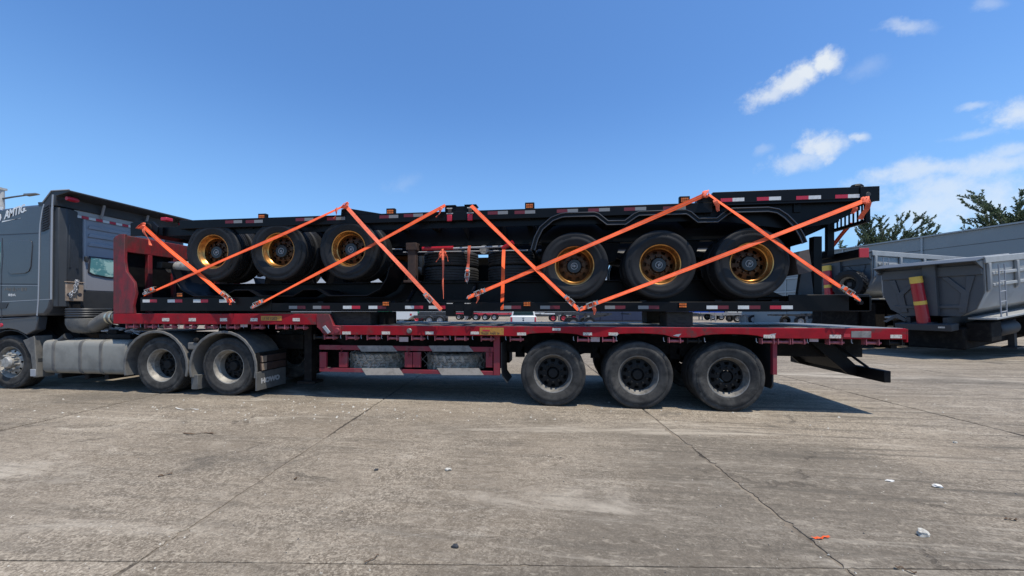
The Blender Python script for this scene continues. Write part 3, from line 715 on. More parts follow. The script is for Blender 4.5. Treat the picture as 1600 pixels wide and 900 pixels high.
B().box(x0 - .04, x0 + .2, .11, .13, z1 - .13, z1 + .03).build('data_plate', 'black_paint', up)
# twist-lock outriggers in mid frame
for px in (703, 735):
    x, _ = at(px, 330, 0)
    B().box(x - .085, x + .085, .0, .16, 3.153, 3.235).build('twist_lock_box', 'black_paint', up, .004)
    B().box(x - .10, x + .10, -.015, .17, 3.235, 3.25).build('lock_cap', 'black_paint', up, .003)
    B().lathe([(.0, -.02), (.045, -.02), (.05, 0), (.05, .02)], c=(x, .0, 0), axis='z', n=8)
    B().box(x - .045, x + .04, -.03, -.004, 2.985, 3.09).build('lock_handle', 'tape_red', up, .01)
    B().box(x - .055, x + .055, -.02, -.002, 3.10, 3.118).build('lock_pin', 'trim_grey', up, .003)
    B().box(x - .05, x + .04, -.012, -.001, 3.19, 3.205).build('lock_label', 'sticker', up)
    B().box(x - .03, x + .03, -.025, -.004, 3.12, 3.185).build('lock_body', 'brown_steel', up, .006)
xa, xb = at(703, 330, 0)[0], at(735, 330, 0)[0]
B().box(xa + .087, xb - .087, .01, .05, 3.153, 3.232).build('outrigger_web', 'black_paint', up)
for px, w in ((541, .18), (1100, .22)):
    x, _ = at(px, 325, 0)
    B().ext([(x - .10, 3.153), (x - .09, 3.25), (x + .02, 3.275), (x + .10, 3.25), (x + .62, 3.153)], 'y', .0, .12).build('outrigger', 'black_paint', up, .005)
# amber lamps on the top edge
for i, (px, py) in enumerate(((409, 338.5), (610, 330.5), (827.5, 321.5), (1070, 312))):
    x, z = at(px, py, .05)
    ho = B().box(x - .075, x + .075, .05, .12, z - .05, z + .055).build('marker_lamp', 'black_steel', up, .006)
    l = B()
    for r_ in (0, 1):
        for k in range(4): l.box(x - .055 + k * .028, x - .033 + k * .028, .042, .049, z - .035 + r_ * .035, z - .008 + r_ * .035)
    l.build('lens', 'amber', ho)
    B().tube([(x + .05, .09, z - .05), (x + .12, .06, z - .12), (x + .17, .07, z - .20)], .006, 5).build('lamp_cable', 'black_steel', up)
    B().box(x - .03, x + .03, .08, .10, 3.12, z - .05).build('lamp_bracket', 'black_steel', up)
# reflective tape
for px, py in ((352, 347), (384, 346.5), (462, 343.4), (511, 342), (593, 339), (631, 337), (762, 333), (804, 332), (870, 330), (919, 328.5), (975, 327), (1036, 325.5), (1126, 312.8), (1182.5, 311), (1244, 309.3), (1305, 307.3)):
    y = -.0045 if px > 1100 else 0.0
    x, z = at(px, py, y); w = .165
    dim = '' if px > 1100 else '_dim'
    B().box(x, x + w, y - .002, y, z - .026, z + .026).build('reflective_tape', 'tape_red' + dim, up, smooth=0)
    B().box(x + w + .001, x + 2 * w, y - .002, y, z - .026, z + .026).build('reflective_tape', 'tape_white' + dim, up, smooth=0)
# wheels, axles, springs
for wx in UW:
    for y, f in ((.15, False), (2.33, True)): wheel(up, (wx, y, ZU), 'gold', f, True, rr.uniform(0, 6))
    B().tube([(wx, .4, ZU), (wx, 2.1, ZU)], .075, 12).build('axle', 'black_steel', up)
    for y in (.75, 1.73):
        b = B(); b.band([(wx - .56, ZU + .20), (wx - .3, ZU + .12), (wx, ZU + .085), (wx + .3, ZU + .12), (wx + .56, ZU + .20)], y - .045, y + .045, .10)
        b.build('leaf_spring', 'black_steel', up)
        B().ext([(wx + .52, ZU + .15), (wx + .60, ZU + .13), (wx + .72, ZU + .15), (wx + .80, 2.70), (wx + .46, 2.70)], 'y', y - .06, y + .06).build('spring_hanger', 'black_steel', up)
    b = B(); b.lathe([(0, -.11), (.075, -.11), (.09, -.07), (.09, .05), (.06, .09), (0, .09)], c=(wx + .30, .86, ZU + .02), axis='x', n=14); b.build('brake_chamber', 'black_steel', up)
B().ext([(-.36, 2.30), (-.36, 2.70), (-.16, 2.70), (-.24, 2.30)], 'y', .69, .81).build('spring_hanger', 'black_steel', up)
B().ext([(-.36, 2.30), (-.36, 2.70), (-.16, 2.70), (-.24, 2.30)], 'y', 1.67, 1.79).build('spring_hanger', 'black_steel', up)
for y, x in ((1.0, -.1), (1.25, 1.0), (1.25, 2.3)):
    b = B(); b.lathe([(0, -.38), (.10, -.38), (.14, -.33), (.14, .33), (.10, .38), (0, .38)], c=(x, y, 2.52), axis='x', n=16); b.build('air_tank', 'black_paint', up)
# mudguards: one bent sheet a side
FP = [(-.473, 2.494), (-.42, 2.68), (-.337, 2.838), (-.164, 2.982), (-.02, 3.035), (.056, 3.045), (.50, 3.04), (.56, 3.02), (.703, 2.90), (.961, 2.897), (1.10, 3.00), (1.171, 3.03), (1.855, 3.03), (1.92, 3.0), (2.034, 2.897), (2.293, 2.895), (2.42, 3.0), (2.508, 3.032), (3.003, 3.03), (3.14, 3.0), (3.254, 2.917), (3.392, 2.763), (3.47, 2.62), (3.509, 2.515)]
for y0, y1 in ((-.02, .62), (1.86, 2.50)):
    B().band(FP, y0, y1, .012).build('mudguard', 'black_paint', up)
    e = y0 if y0 < 1 else y1 - .016
    for off in (.012, -.048):
        b = B(); n = len(FP); pth = []
        for i in range(n):
            a, c = Vector(FP[max(i - 1, 0)]), Vector(FP[min(i + 1, n - 1)]); d = (c - a).normalized(); pth.append(Vector(FP[i]) + Vector((-d.y, d.x)) * off)
        b.tube([(p.x, e - .008 + (0 if y0 < 1 else .03), p.y) for p in pth], .011, 8); b.build('mudguard_bead', 'fender_bead', up)
    b = B(); b.band([(p[0], p[1] - .0) for p in FP], e - .004, e + .012, -.05); b.build('mudguard_lip', 'black_paint', up)
x0, z1 = at(1236, 392, .1); x1, z0 = at(1264, 427, .1)
b = B(); b.hexa([(x0 + .02, .06, z1 - .03), (x1 + .0, .10, z1 + .02), (x1 + .06, .12, z0 + .03), (x0 + .08, .06, z0 - .02)], [(x0 + .02, .55, z1 - .03), (x1 + .0, .56, z1 + .02), (x1 + .06, .56, z0 + .03), (x0 + .08, .55, z0 - .02)])
b.build('mud_flap', 'flap_brown', up, .004)
# landing gear with its red crank shaft
x, z = at(643, 378, .55)
for y in (.55, 1.85):
    B().box(x - .075, x + .075, y, y + .13, 2.07, 2.70).build('landing_leg', 'brown_steel', up, .008)
    B().box(x - .10, x + .10, y - .02, y + .15, 2.62, 2.75).build('leg_head', 'brown_steel', up, .006)
    B().box(x - .13, x + .13, y - .06, y + .19, 2.03, 2.07).build('leg_foot', 'brown_steel', up, .006)
xs, zs = at(660, 388, .5); xe, ze = at(790, 391, .5)
B().tube([(xs, .5, 2.63), (xs + .38 * (xe - xs), .5, 2.635)], .035, 10).build('crank_shaft', 'cyl_red', up)
B().tube([(xs + .38 * (xe - xs), .5, 2.625), (xe, .5, 2.64)], .020, 8).build('push_rod', 'trim_grey', up)
B().tube([(xe - .05, .48, 2.60), (xe + .14, .44, 2.70)], .04, 10).build('crank_handle', 'cyl_red', up)
for a in ((-4.0, -2.9, 2.66, .6), (-2.9, -.6, 2.60, .66)):
    B().tube([(a[0], a[3], a[2]), (a[1], a[3], a[2] - .01)], .012, 6).build('air_line', 'trim_grey', up)
b = B(); b.lathe([(0, -.05), (.08, -.05), (.09, 0), (.08, .05), (0, .05)], c=(at(757, 392, .7)[0], .7, 2.62), n=14); b.build('valve', 'alu', up)

# ------------------------------------------------------------------ lower black container chassis, lying upside down
lo = thing('container_chassis', 'lower black container chassis lying upside down with gold rims up beside the truck', 'trailer', (-1.6, 1.25, 1.5), 'stacked black container chassis')
LW = [-6.20, -4.917, -3.604]; ZL = 2.58
for y0, y1 in ((.0, .07), (2.41, 2.48)):
    B().box(-7.66, -5.02, y0, y1, 1.52, 1.765).build('rear_rail', 'black_paint', lo, .006)
    B().box(-5.015, 3.30, y0, y1, 1.512, 1.66).build('side_rail', 'black_paint', lo, .006)
    B().box(3.305, 4.38, y0 + .02, y1 - .02, 1.515, 1.76).build('gooseneck_rail', 'black_paint', lo, .008)
for y in (.70, 1.72):
    b = B(); b.box(-6.9, 3.2, y + .025, y + .04, 1.56, 2.03); b.box(-6.9, 3.4, y - .04, y + .105, 1.535, 1.56); b.box(-6.9, 3.2, y - .05, y + .115, 2.03, 2.052)
    b.build('main_beam', 'black_paint', lo, .003)
    b = B(); b.ext([(3.2, 1.55), (4.36, 1.55), (4.36, 1.74), (3.6, 1.76), (3.2, 1.95)], 'y', y, y + .06); b.build('gooseneck_beam', 'black_paint', lo)
for x in (-7.2, -6.4, -5.5, -4.2, -2.9, -1.9, -1.0, .1, 1.2, 2.3, 3.1):
    B().box(x, x + .10, .07, 2.41, 1.57, 1.69).build('crossmember', 'black_paint', lo, .003)
B().box(-7.66, -7.45, .07, 2.41, 1.53, 1.75).build('rear_bolster', 'black_paint', lo, .006)
B().box(4.10, 4.40, .02, 2.46, 1.525, 1.73).build('front_bolster', 'black_paint', lo, .006)
B().box(2.9, 4.35, .6, 1.9, 1.745, 1.765).build('kingpin_plate', 'black_paint', lo, .003)
for y in (.62, 1.8):
    B().box(-7.62, -7.52, y, y + .07, 1.75, 2.45).build('bumper_post', 'black_paint', lo, .004)
B().box(-7.68, -7.56, .3, 2.2, 2.34, 2.46).build('bumper', 'black_paint', lo, .006)
for px, z in ((640, 2.0), (735, 2.0)):
    x, _ = at(px, 460, .4); B().ext([(.09, 1.60), (.70, 2.02), (.70, 1.94), (.09, 1.55)], 'x', x, x + .05).build('outrigger_brace', 'black_paint', lo)
for px in (703, 731):
    x, _ = at(px, 478, .0)
    B().box(x - .07, x + .07, -.012, .12, 1.44, 1.66).build('twist_lock_box', 'black_paint', lo, .006)
    B().box(x - .05, x + .05, -.016, -.012, 1.638, 1.65).build('lock_label', 'sticker', lo)
B().box(at(700, 470, 0)[0], at(735, 470, 0)[0], -.008, .1, 1.662, 1.70).build('outrigger_web', 'black_paint', lo)
for wx in LW:
    for y, f in ((.15, False), (2.33, True)): wheel(lo, (wx, y, ZL), 'gold', f, True, rr.uniform(0, 6))
    B().tube([(wx, .4, ZL), (wx, 2.1, ZL)], .075, 12).build('axle', 'black_steel', lo)
    for y in (.75, 1.73):
        b = B(); b.band([(wx - .56, ZL - .30), (wx - .3, ZL - .22), (wx, ZL - .185), (wx + .3, ZL - .22), (wx + .56, ZL - .30)], y - .045, y + .045, .10)
        b.build('leaf_spring', 'black_steel', lo)
        B().ext([(wx + .52, ZL - .15), (wx + .60, ZL - .13), (wx + .72, ZL - .15), (wx + .82, 2.05), (wx + .46, 2.05)], 'y', y - .06, y + .06).build('spring_hanger', 'black_steel', lo)
    b = B(); b.lathe([(0, -.11), (.075, -.11), (.09, -.07), (.09, .05), (.06, .09), (0, .09)], c=(wx + .36, .86, ZL - .06), axis='x', n=14); b.build('brake_chamber', 'black_steel', lo)
# its mudguards hang below the wheels
LFP = [(-7.0, 2.28), (-6.93, 2.08), (-6.8, 1.92), (-6.55, 1.80), (-5.95, 1.79), (-5.72, 1.90), (-5.45, 1.90), (-5.25, 1.79), (-4.6, 1.79), (-4.40, 1.90), (-4.15, 1.90), (-3.95, 1.79), (-3.25, 1.79), (-3.02, 1.90), (-2.90, 2.08), (-2.85, 2.26)]
for y0, y1 in ((-.01, .62), (1.86, 2.49)):
    B().band(LFP, y0, y1, -.012).build('mudguard', 'black_paint', lo)
    B().tube([(p[0], y0 if y0 < 1 else y1, p[1] - .012) for p in LFP], .011, 8).build('mudguard_bead', 'black_paint', lo)
b = B(); b.lathe([(0, -.30), (.09, -.29), (.12, -.25), (.12, .25), (.09, .29), (0, .30)], c=(at(285, 415, .62)[0], .62, at(275, 418, .62)[1]), axis='x', n=20); b.build('air_tank', 'alu', lo)  # pale colour stands for the highlight on a shiny black tank
for x in (-3.0, -2.55):
    b = B(); b.lathe([(0, -.35), (.12, -.35), (.15, -.30), (.15, .30), (.12, .35), (0, .35)], c=(x, 1.35, 2.3), n=18); b.build('air_tank', 'black_steel', lo)
B().box(-2.5, -.35, 1.95, 2.38, 2.056, 2.66).build('dark_gap_box', 'black_steel', lo, .01)  # added black box closing the bright gap behind the tyres
# landing legs, folded, now pointing up near the tail of the load
x, _ = at(1276, 400, .45)
for y in (.42, 1.9):
    B().box(x - .06, x + .06, y, y + .12, 1.76, 2.68).build('landing_leg', 'black_paint', lo, .006)
    B().ext([(x - .30, 1.765), (x - .24, 2.22), (x - .12, 2.22), (x - .07, 1.765)], 'y', y - .02, y + .05).build('leg_bracket', 'cab_plastic', lo, .004)
    B().box(x - .36, x + .0, y - .1, y + .2, 1.745, 1.765).build('leg_plate', 'black_paint', lo)
for px in (223, 262, 302, 342.7):
    x, z = at(px, 470.3, 0); w = .15
    B().box(x, x + w, -.002, 0, z - .027, z + .027).build('reflective_tape', 'tape_white', lo, smooth=0)
    B().box(x + w + .001, x + 2 * w, -.002, 0, z - .027, z + .027).build('reflective_tape', 'tape_red', lo, smooth=0)
for px in (451.5, 489, 536, 576, 633, 670, 784, 844, 945, 997, 1104, 1153, 1203):
    x, z = at(px, 480.2, 0); w = .155
    m1, m2 = ('tape_red', 'tape_white') if px == 1203 else ('tape_white', 'tape_red')
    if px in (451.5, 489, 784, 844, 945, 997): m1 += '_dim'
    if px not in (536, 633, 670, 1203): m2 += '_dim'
    B().box(x, x + w, -.002, 0, z - .026, z + .026).build('reflective_tape', m1, lo, smooth=0)
    B().box(x + w + .001, x + 2 * w, -.002, 0, z - .026, z + .026).build('reflective_tape', m2, lo, smooth=0)
for px, py in ((281, 460.5), (603, 474.5), (823.5, 475), (1067, 477)):
    x, z = at(px, py, -.02)
    ho = B().box(x - .06, x + .06, -.02, .06, z - .045, z + .045).build('marker_lamp', 'black_steel', lo, .006)
    l = B()
    for r_ in (0, 1):
        for k in range(4): l.box(x - .052 + k * .027, x - .031 + k * .027, -.027, -.0205, z - .03 + r_ * .034, z - .006 + r_ * .034)
    l.build('lens', 'amber', ho)
B().lathe([(0, -.05), (.03, -.05), (.035, .0)], c=(4.22, .0, at(1348, 473, 0)[1]), n=12).build('tie_down_ring', 'black_steel', lo)

# spare tyres lying flat between the two chassis
for px, lab in ((700, 'nearer the landing leg'), (803, 'nearer the chassis wheels')):
    x, _ = at(px, 415, 1.05)
    for k in (0, 1):
        loose_tyre('spare_tyre', TY_STO, (x, 1.30, 2.215 + k * .29), (R(90), 0, .4 * k + px), 'new black tyre lying flat, %s of the pair %s' % (('bottom', 'top')[k], lab), 'new tyres stowed between the chassis')

# timber packing under the lower chassis
def block(x0, x1, y0, y1, z0, z1, label, m='timber_black'):
    b = B(); n = 2
    o = b.box(x0, x1, y0, y1, z0, z1).build('packing_block', m, None, .012); return tag(o, label, 'block', 'packing blocks under the load')
xa, xb = at(1042, 498, .08)[0], at(1083, 498, .08)[0]
block(xa, xb, .08, .55, ZD + .006, 1.508, 'short black timber block at the deck edge under the lower chassis')
block(at(1010, 498, 1.85)[0], at(1040, 498, 1.85)[0], 1.8, 2.3, ZD + .006, 1.508, 'black timber block near the far deck edge, partly hidden by the nearer block')
xa, xb, xc = at(517, 498, .12)[0], at(579, 498, .12)[0], at(607, 498, .5)[0]
block(xa, xb, .12, .60, ZD + .006, 1.508, 'wide dark packing block beside the deck step')
block(xb + .06, xc + .02, .30, .80, ZD + .006, 1.508, 'narrow dark packing block set back beside the wide one', 'black_steel')
block(-7.3, -6.4, .15, 2.3, ZG + .002, 1.518, 'low dark bearer under the upside-down chassis on the raised front deck')

# ------------------------------------------------------------------ grey tractor unit
tr = thing('tractor_truck', 'dark grey high-roof truck tractor with dusty fuel tank hauling the red trailer', 'truck', (-8.5, 1.25, 0))
cabp = [(-12.1, 1.34), (-9.92, 1.425), (-9.77, 1.43), (-9.66, 1.56), (-9.61, 1.72), (-9.60, 3.62), (-9.787, 3.565), (-10.2, 3.55), (-10.8, 3.50), (-11.5, 3.34), (-11.85, 3.0), (-12.08, 2.3)]
cab = B().ext(cabp, 'y', 0, 2.5).build('cab', 'cab_grey', tr, .05)
B().ext([(-12.1, 1.33), (-9.93, 1.415), (-9.98, 1.16), (-10.2, 1.06), (-10.42, 1.15), (-10.62, 1.18), (-10.9, 1.16), (-11.3, .9), (-11.35, .5), (-12.15, .5)], 'y', .01, .16).build('arch_fairing', 'cab_grey', tr, .015)
B().ext([(-12.1, 1.33), (-9.93, 1.415), (-9.98, 1.16), (-10.2, 1.06), (-10.42, 1.15), (-10.62, 1.18), (-10.9, 1.16), (-11.3, .9), (-11.35, .5), (-12.15, .5)], 'y', 2.34, 2.49).build('arch_fairing', 'cab_grey', tr, .015)
B().box(-12.18, -12.1, .1, 2.4, .45, 1.32).build('front_bumper', 'cab_plastic', tr, .02)
B().ext([(.2, 2.35), (2.3, 2.35), (2.2, 3.05), (.3, 3.05)], 'x', -12.1, -12.0).build('windscreen', 'glass_dark', tr)
x1, z1 = at(3, 378, 0); x0, z0 = at(0, 428, 0)
B().ext([(-11.75, z0), (x1 - .05, z0 + .02), (x1 - .03, z1), (-11.55, z1)], 'y', -.006, .0).build('door_window', 'glass_teal', tr)
# panel seams and trims on the cab side
def seam(name, m, pts, w=.012, d=.004):
    b = B()
    P3 = [(at(a, c, 0)[0], -.001, at(a, c, 0)[1]) for a, c in pts]; b.ribbon([(p, (Vector(P3[min(i + 1, len(P3) - 1)]) - Vector(P3[max(i - 1, 0)])).cross(Vector((0, 1, 0)))) for i, p in enumerate(P3)], w, d)
    return b.build(name, m, tr, smooth=0)
seam('seam_trim', 'trim_grey', [(69, 319), (66, 330), (63, 350), (62, 365), (61.5, 400), (60, 470), (58, 493)], .026, .008)
seam('corner_trim', 'trim_grey', [(83, 304), (81.5, 330), (80.5, 400), (80, 468)], .036, .01)
for pts in ([(0, 367), (62, 364)], [(0, 443.5), (60, 444)], [(-20, 502), (60, 494)]): seam('panel_gap', 'ink', pts, .014)
seam('panel_edge', 'trim_grey', [(0, 446), (60, 446.5)], .008); seam('panel_edge', 'trim_grey', [(3, 471.5), (80, 467.5)], .010)
seam('panel_gap', 'ink', [(3.5, 372), (4.5, 400), (2.5, 425), (2, 470), (3, 500)], .012)
# sleeper panel pressed into the side
sp = [(14, 384), (17, 378), (22, 376), (46, 375), (50, 377), (51, 384), (49, 416), (46, 424), (40, 427), (18, 428.5), (13.5, 424), (12.5, 412)]
B().ext([at(a, c, 0) for a, c in sp], 'y', -.012, .001).build('sleeper_panel', 'cab_grey', tr, .011)
# side vent with louvres
vp = [(69.5, 321), (78.5, 311), (78, 350), (73, 358), (64.5, 362.5), (65.5, 343)]
ve = B().ext([at(a, c, 0) for a, c in vp], 'y', -.003, .002).build('side_vent', 'ink', tr)
for i in range(10):
    y = 322 + i * 3.9; a, c = at(66 + max(0, (340 - y)) * .16, y + 4, 0), at(77, y - 1, 0)
    B().hexa([(a[0], -.004, a[1]), (c[0], -.004, c[1]), (c[0], -.004, c[1] + .014), (a[0], -.004, a[1] + .014)], [(a[0], -.016, a[1] - .008), (c[0], -.016, c[1] - .008), (c[0], -.016, c[1] + .004), (a[0], -.016, a[1] + .004)]).build('louvre', 'cab_plastic', ve)
# lettering
x, z = at(-6, 347, 0); rl = .20
lettering('cab_lettering', 'S', .40, 'emblem_white', tr, (x - .06, -.004, z - .03), roll=rl, shear=.45, bold=.008)
x, z = at(7.0, 342.5, 0); lettering('cab_lettering', 'AMTIG', .205, 'emblem_white', tr, (x, -.004, z), roll=rl + .06, shear=.5, bold=.006, sx=.80)
b = B(); P = [at(3, 347.5, 0), at(33, 340.5, 0), at(32, 341.3, 0), at(4, 345.2, 0)]
b.ext([(p[0], p[1]) for p in P], 'y', -.003, -.001); b.build('lettering_underline', 'emblem_white', tr, smooth=0)
x, z = at(38, 330, 0); B().box(x - .02, x + .05, -.003, -.001, z + .0, z + .02).build('lettering_mark', 'emblem_white', tr, smooth=0)
x, z = at(11.5, 331.5, 0); B().lathe([(.018, -.003), (.03, -.003), (.03, 0)], c=(x, 0, z), n=14).build('lettering_mark', 'emblem_white', tr)
x, z = at(13, 462.5, 0); lettering('door_lettering', '准乘4人', .052, 'emblem_white', tr, (x, -.003, z), bold=.001)
x, z = at(7, 455.5, 0); x2, z2 = at(41, 448.5, 0); b = B(); k = 0
rl2 = random.Random(5); xx = x
while xx < x2:
    b.box(xx, xx + rl2.uniform(.012, .03), -.003, -.001, z + rl2.uniform(0, .03), z2 - rl2.uniform(0, .03)); xx += rl2.uniform(.02, .05)
b.build('faded_door_lettering', 'plastic_dust', tr, smooth=0)
x, z = at(8, 477, 0); B().ext([(x - .25, z - .07), (x + .03, z - .06), (x + .09, z + .05), (x - .25, z + .06)], 'y', -.008, .001).build('door_handle', 'cab_plastic', tr, .007)
x, z = at(1, 508, 0); B().lathe([(0, -.012), (.03, -.012), (.04, 0)], c=(x, .01, z), n=12).build('side_marker', 'tape_red', tr)
# roof deflector and rear wall
B().ext([(-9.93, 3.60), (-9.79, 3.60), (-9.60, 3.80), (-9.20, 3.80), (-9.20, 3.765), (-9.50, 3.70), (-9.52, 3.52), (-9.9, 3.50)], 'y', .0, 2.5).build('roof_deflector', 'cab_plastic', tr, .012)
B().tube([(-9.80, -.004, 3.585), (-9.60, -.004, 3.80), (-9.2, -.004, 3.803)], .012, 6).build('deflector_trim', 'trim_grey', tr)
for y in (.13, 2.30):
    B().lathe([(0, -.09), (.035, -.09), (.045, -.05), (.045, .05), (.03, .09), (0, .09)], c=(-9.33, y, 3.66), n=12).build('marker_lamp', 'tape_red', tr)
B().ext([(-9.602, .02), (-9.50, .03), (-9.44, .12), (-9.46, .25), (-9.55, .36), (-9.56, .45), (-9.602, .45)], 'z', 1.60, 3.49).build('side_deflector', 'cab_plastic', tr, .012)
B().ext([(-9.46, .13), (-9.435, .16), (-9.52, .36), (-9.54, .33)], 'z', 2.35, 3.2).build('deflector_rib', 'cab_plastic', tr, .008)
XB = -9.57
B().box(-9.602, XB, .455, 2.08, 1.93, 3.50).build('rear_wall', 'cab_back_sunlit', tr, .012)
B().box(-9.602, XB - .004, .455, 2.08, 1.55, 1.928).build('rear_wall_base', 'cab_plastic', tr, .01)
B().ext([(-9.602, 2.48), (-9.50, 2.47), (-9.44, 2.38), (-9.46, 2.25), (-9.55, 2.14), (-9.56, 2.085), (-9.602, 2.085)], 'z', 1.60, 3.49).build('side_deflector', 'cab_plastic', tr, .012)
B().box(XB, XB + .02, .30, 2.0, 3.43, 3.60).build('header_panel', 'tipper_sunlit', tr, .006)
for z in (3.23, 3.06, 2.88):
    B().ext([(.53, z - .04), (1.95, z - .04), (1.92, z + .04), (.56, z + .04)], 'x', XB, XB + .022).build('pressed_rib', 'cab_back_sunlit', tr, .018)
B().box(XB, XB + .012, .47, .50, 1.95, 3.40).build('hinge_strip', 'trim_grey', tr, .004)
fr = B().ext([(.53, 2.30), (.60, 2.255), (.85, 2.215), (1.45, 2.215), (1.70, 2.255), (1.77, 2.30), (1.75, 2.64), (.55, 2.64)], 'x', XB, XB + .016).build('window_frame', 'ink', tr, .008)
B().ext([(.56, 2.315), (.62, 2.28), (.86, 2.245), (1.44, 2.245), (1.68, 2.28), (1.74, 2.315), (1.72, 2.61), (.58, 2.61)], 'x', XB + .016, XB + .020).build('window_pane', 'glass_teal', fr)
y = .30; k = 0
while y < 1.95:
    B().box(XB + .021, XB + .024, y, y + .118, 3.375, 3.427).build('reflective_tape', ('tape_white', 'tape_red')[k % 2], tr, smooth=0); y += .12; k += 1
for y, z in ((.75, 3.55), (1.6, 3.55)):
    B().tube([(XB + .03, y, z - .10), (XB + .16, y - .04, z + .16)], .022, 6).build('deflector_strut', 'trim_grey', tr)
B().box(XB, XB + .05, .47, .52, 2.52, 2.62).build('hinge_block', 'cab_plastic', tr, .01)
# steel box with a chain over it behind the cab
Y1 = .10; xl = at(97, 455, Y1)[0]; xr = at(103.5, 455, Y1)[0]; Y2 = atX(131, 455, xr)[0]; zt_ = at(103, 441, Y1)[1]; zb_ = at(103, 470.5, Y1)[1]
tbx = B().box(xl, xr, Y1, Y2, zb_, zt_).build('tool_box', 'tan_box', tr, .012)
B().box(xl - .01, xr + .012, Y1 - .008, Y2 + .008, zt_ + .001, zt_ + .018).build('lid', 'tan_box', tbx, .005)
for px in (108, 124.5):
    y, z = atX(px, 460.5, xr); B().lathe([(0, .003), (.034, .003), (.038, .0)], c=(xr, y, z), axis='x', n=16).build('eye_hole', 'ink', tbx)
ch = B(); yc, _ = atX(117.5, 441, xr)
for i in range(11):
    t = i / 10; cy_ = yc + .014 * math.sin(i * 1.3) - .10 * max(0, t - .45) * 1.6; cz = zt_ + .02 - t * .28
    ring = [(xr + .022 + (.020 * math.cos(a) if not i % 2 else 0), cy_ + .024 * math.cos(a) * (1 if i % 2 else .3), cz + .030 * math.sin(a)) for a in [2 * math.pi * k / 8 for k in range(9)]]
    ch.tube(ring, .008, 5, False)
for k in range(6):
    cy_ = yc - .09 + k * .032; ring = [(xr - .05, cy_ + .024 * math.cos(a), zt_ + .042 + .020 * math.sin(a)) for a in [2 * math.pi * q / 8 for q in range(9)]]; ch.tube(ring, .008, 5, False)
cho = ch.build('chain', 'trim_grey', tbx); cho['kind'] = 'stuff'
B().box(xl + .02, xr - .02, Y1 + .05, Y2 - .04, zb_ - .28, zb_ - .002).build('box_stand', 'chassis_dirty', tr)
# air intake: ribbed collar, bowl and pipe
ai = B()
def rr_ring(cx, cy, hx, hy, n=28, p=3.2):
    out = []
    for k in range(n):
        t = 2 * math.pi * k / n; C, S = math.cos(t), math.sin(t)
        out.append((cx + hx * math.copysign(abs(C) ** (2 / p), C), cy + hy * math.copysign(abs(S) ** (2 / p), S)))
    return out
def loft(b, rings):
    n = len(rings[0][0]); k = len(b.v)
    for ring, z in rings: b.v += [(p[0], p[1], z) for p in ring]
    for i in range(len(rings) - 1):
        for j in range(n): b.f.append((k + i * n + j, k + i * n + (j + 1) % n, k + (i + 1) * n + (j + 1) % n, k + (i + 1) * n + j))
    b.f.append(tuple(k + j for j in range(n))[::-1]); b.f.append(tuple(k + (len(rings) - 1) * n + j for j in range(n)))
    return b
cx, cy = -9.28, .36
rings = []
for i in range(9): rings.append((rr_ring(cx, cy, .262 + (.012 if i % 2 else 0), .28 + (.012 if i % 2 else 0)), 1.395 + i * .022))
loft(B(), rings).build('intake_bellows', 'cab_plastic', tr)
loft(B(), [(rr_ring(cx + .05, cy, .12, .16), 1.085), (rr_ring(cx + .03, cy, .20, .22), 1.11), (rr_ring(cx + .01, cy, .25, .26), 1.17), (rr_ring(cx, cy, .275, .285), 1.27), (rr_ring(cx, cy, .275, .285), 1.37), (rr_ring(cx, cy, .25, .26), 1.385)]).build('intake_bowl', 'plastic_dust', tr)
B().tube([(-9.15, .30, 1.22), (-8.98, .28, 1.24), (-8.86, .26, 1.31), (-8.74, .26, 1.38), (-8.60, .26, 1.395), (-8.30, .28, 1.385), (-8.15, .5, 1.36)], [.12, .13, .125, .12, .12, .115, .11], 16).build('intake_pipe', 'plastic_dust', tr)
for x in (-8.62, -8.52): B().lathe([(.124, -.02), (.128, -.02), (.128, .02), (.124, .02)], c=(x, .26, 1.393), axis='x', n=20, closed=True).build('pipe_clamp', 'zinc', tr)
# fuel tank with straps and cap
tk0, tk1 = -9.93, -8.05
prof = []
for k in range(24):
    t = 2 * math.pi * k / 24; C, S = math.cos(t), math.sin(t)
    prof.append((.385 + .325 * math.copysign(abs(C) ** .34, C), .64 + .33 * math.copysign(abs(S) ** .34, S)))
tank = B().ext(prof, 'x', tk0, tk1).build('fuel_tank', 'tank_dust', tr, .03, smooth=50)
for px in (82, 124, 156):
    x, _ = at(px, 560, .05); s2 = [(.385 + (p[0] - .385) * 1.03, .64 + (p[1] - .64) * 1.03) for p in prof]
    B().ext(s2, 'x', x - .035, x + .035).build('tank_strap', 'plastic_dust', tank, .01, smooth=50)
    B().box(x - .03, x + .06, .15, .6, .22, .30).build('strap_bracket', 'chassis_dirty', tank)
x, z = at(103, 531, .15); B().tube([(x - .12, .18, .94), (x + .02, .17, 1.03)], [.075, .07], 14).build('filler_cap', 'cab_plastic', tank)
# step and arch trim in front of the tank
x0, z1 = at(43, 530, .05); x1, z0 = at(61, 588, .05)
B().ext([(x0 - .08, z1 - .02), (x1 - .08, z1 + .07), (x1 - .02, z0 + .05), (x1 - .02, z0 - .02), (x0 + .16, z0 - .02), (x0 + .10, z1 - .3)], 'y', .03, .30).build('step_panel', 'plastic_dust', tr, .01)
B().box(x1 - .16, x1 - .04, .02, .04, z0 + .0, z0 + .14).build('step_bracket', 'trim_grey', tr, .006)
B().box(-9.40, -8.28, .35, 2.2, 1.062, 1.085).build('sun_block_plate', 'chassis_dirty', tr)  # added plate, keeps sun off the ground behind the cab
B().box(-9.9, -8.1, 1.8, 2.45, .30, .98).build('battery_box', 'chassis_dirty', tr, .02)
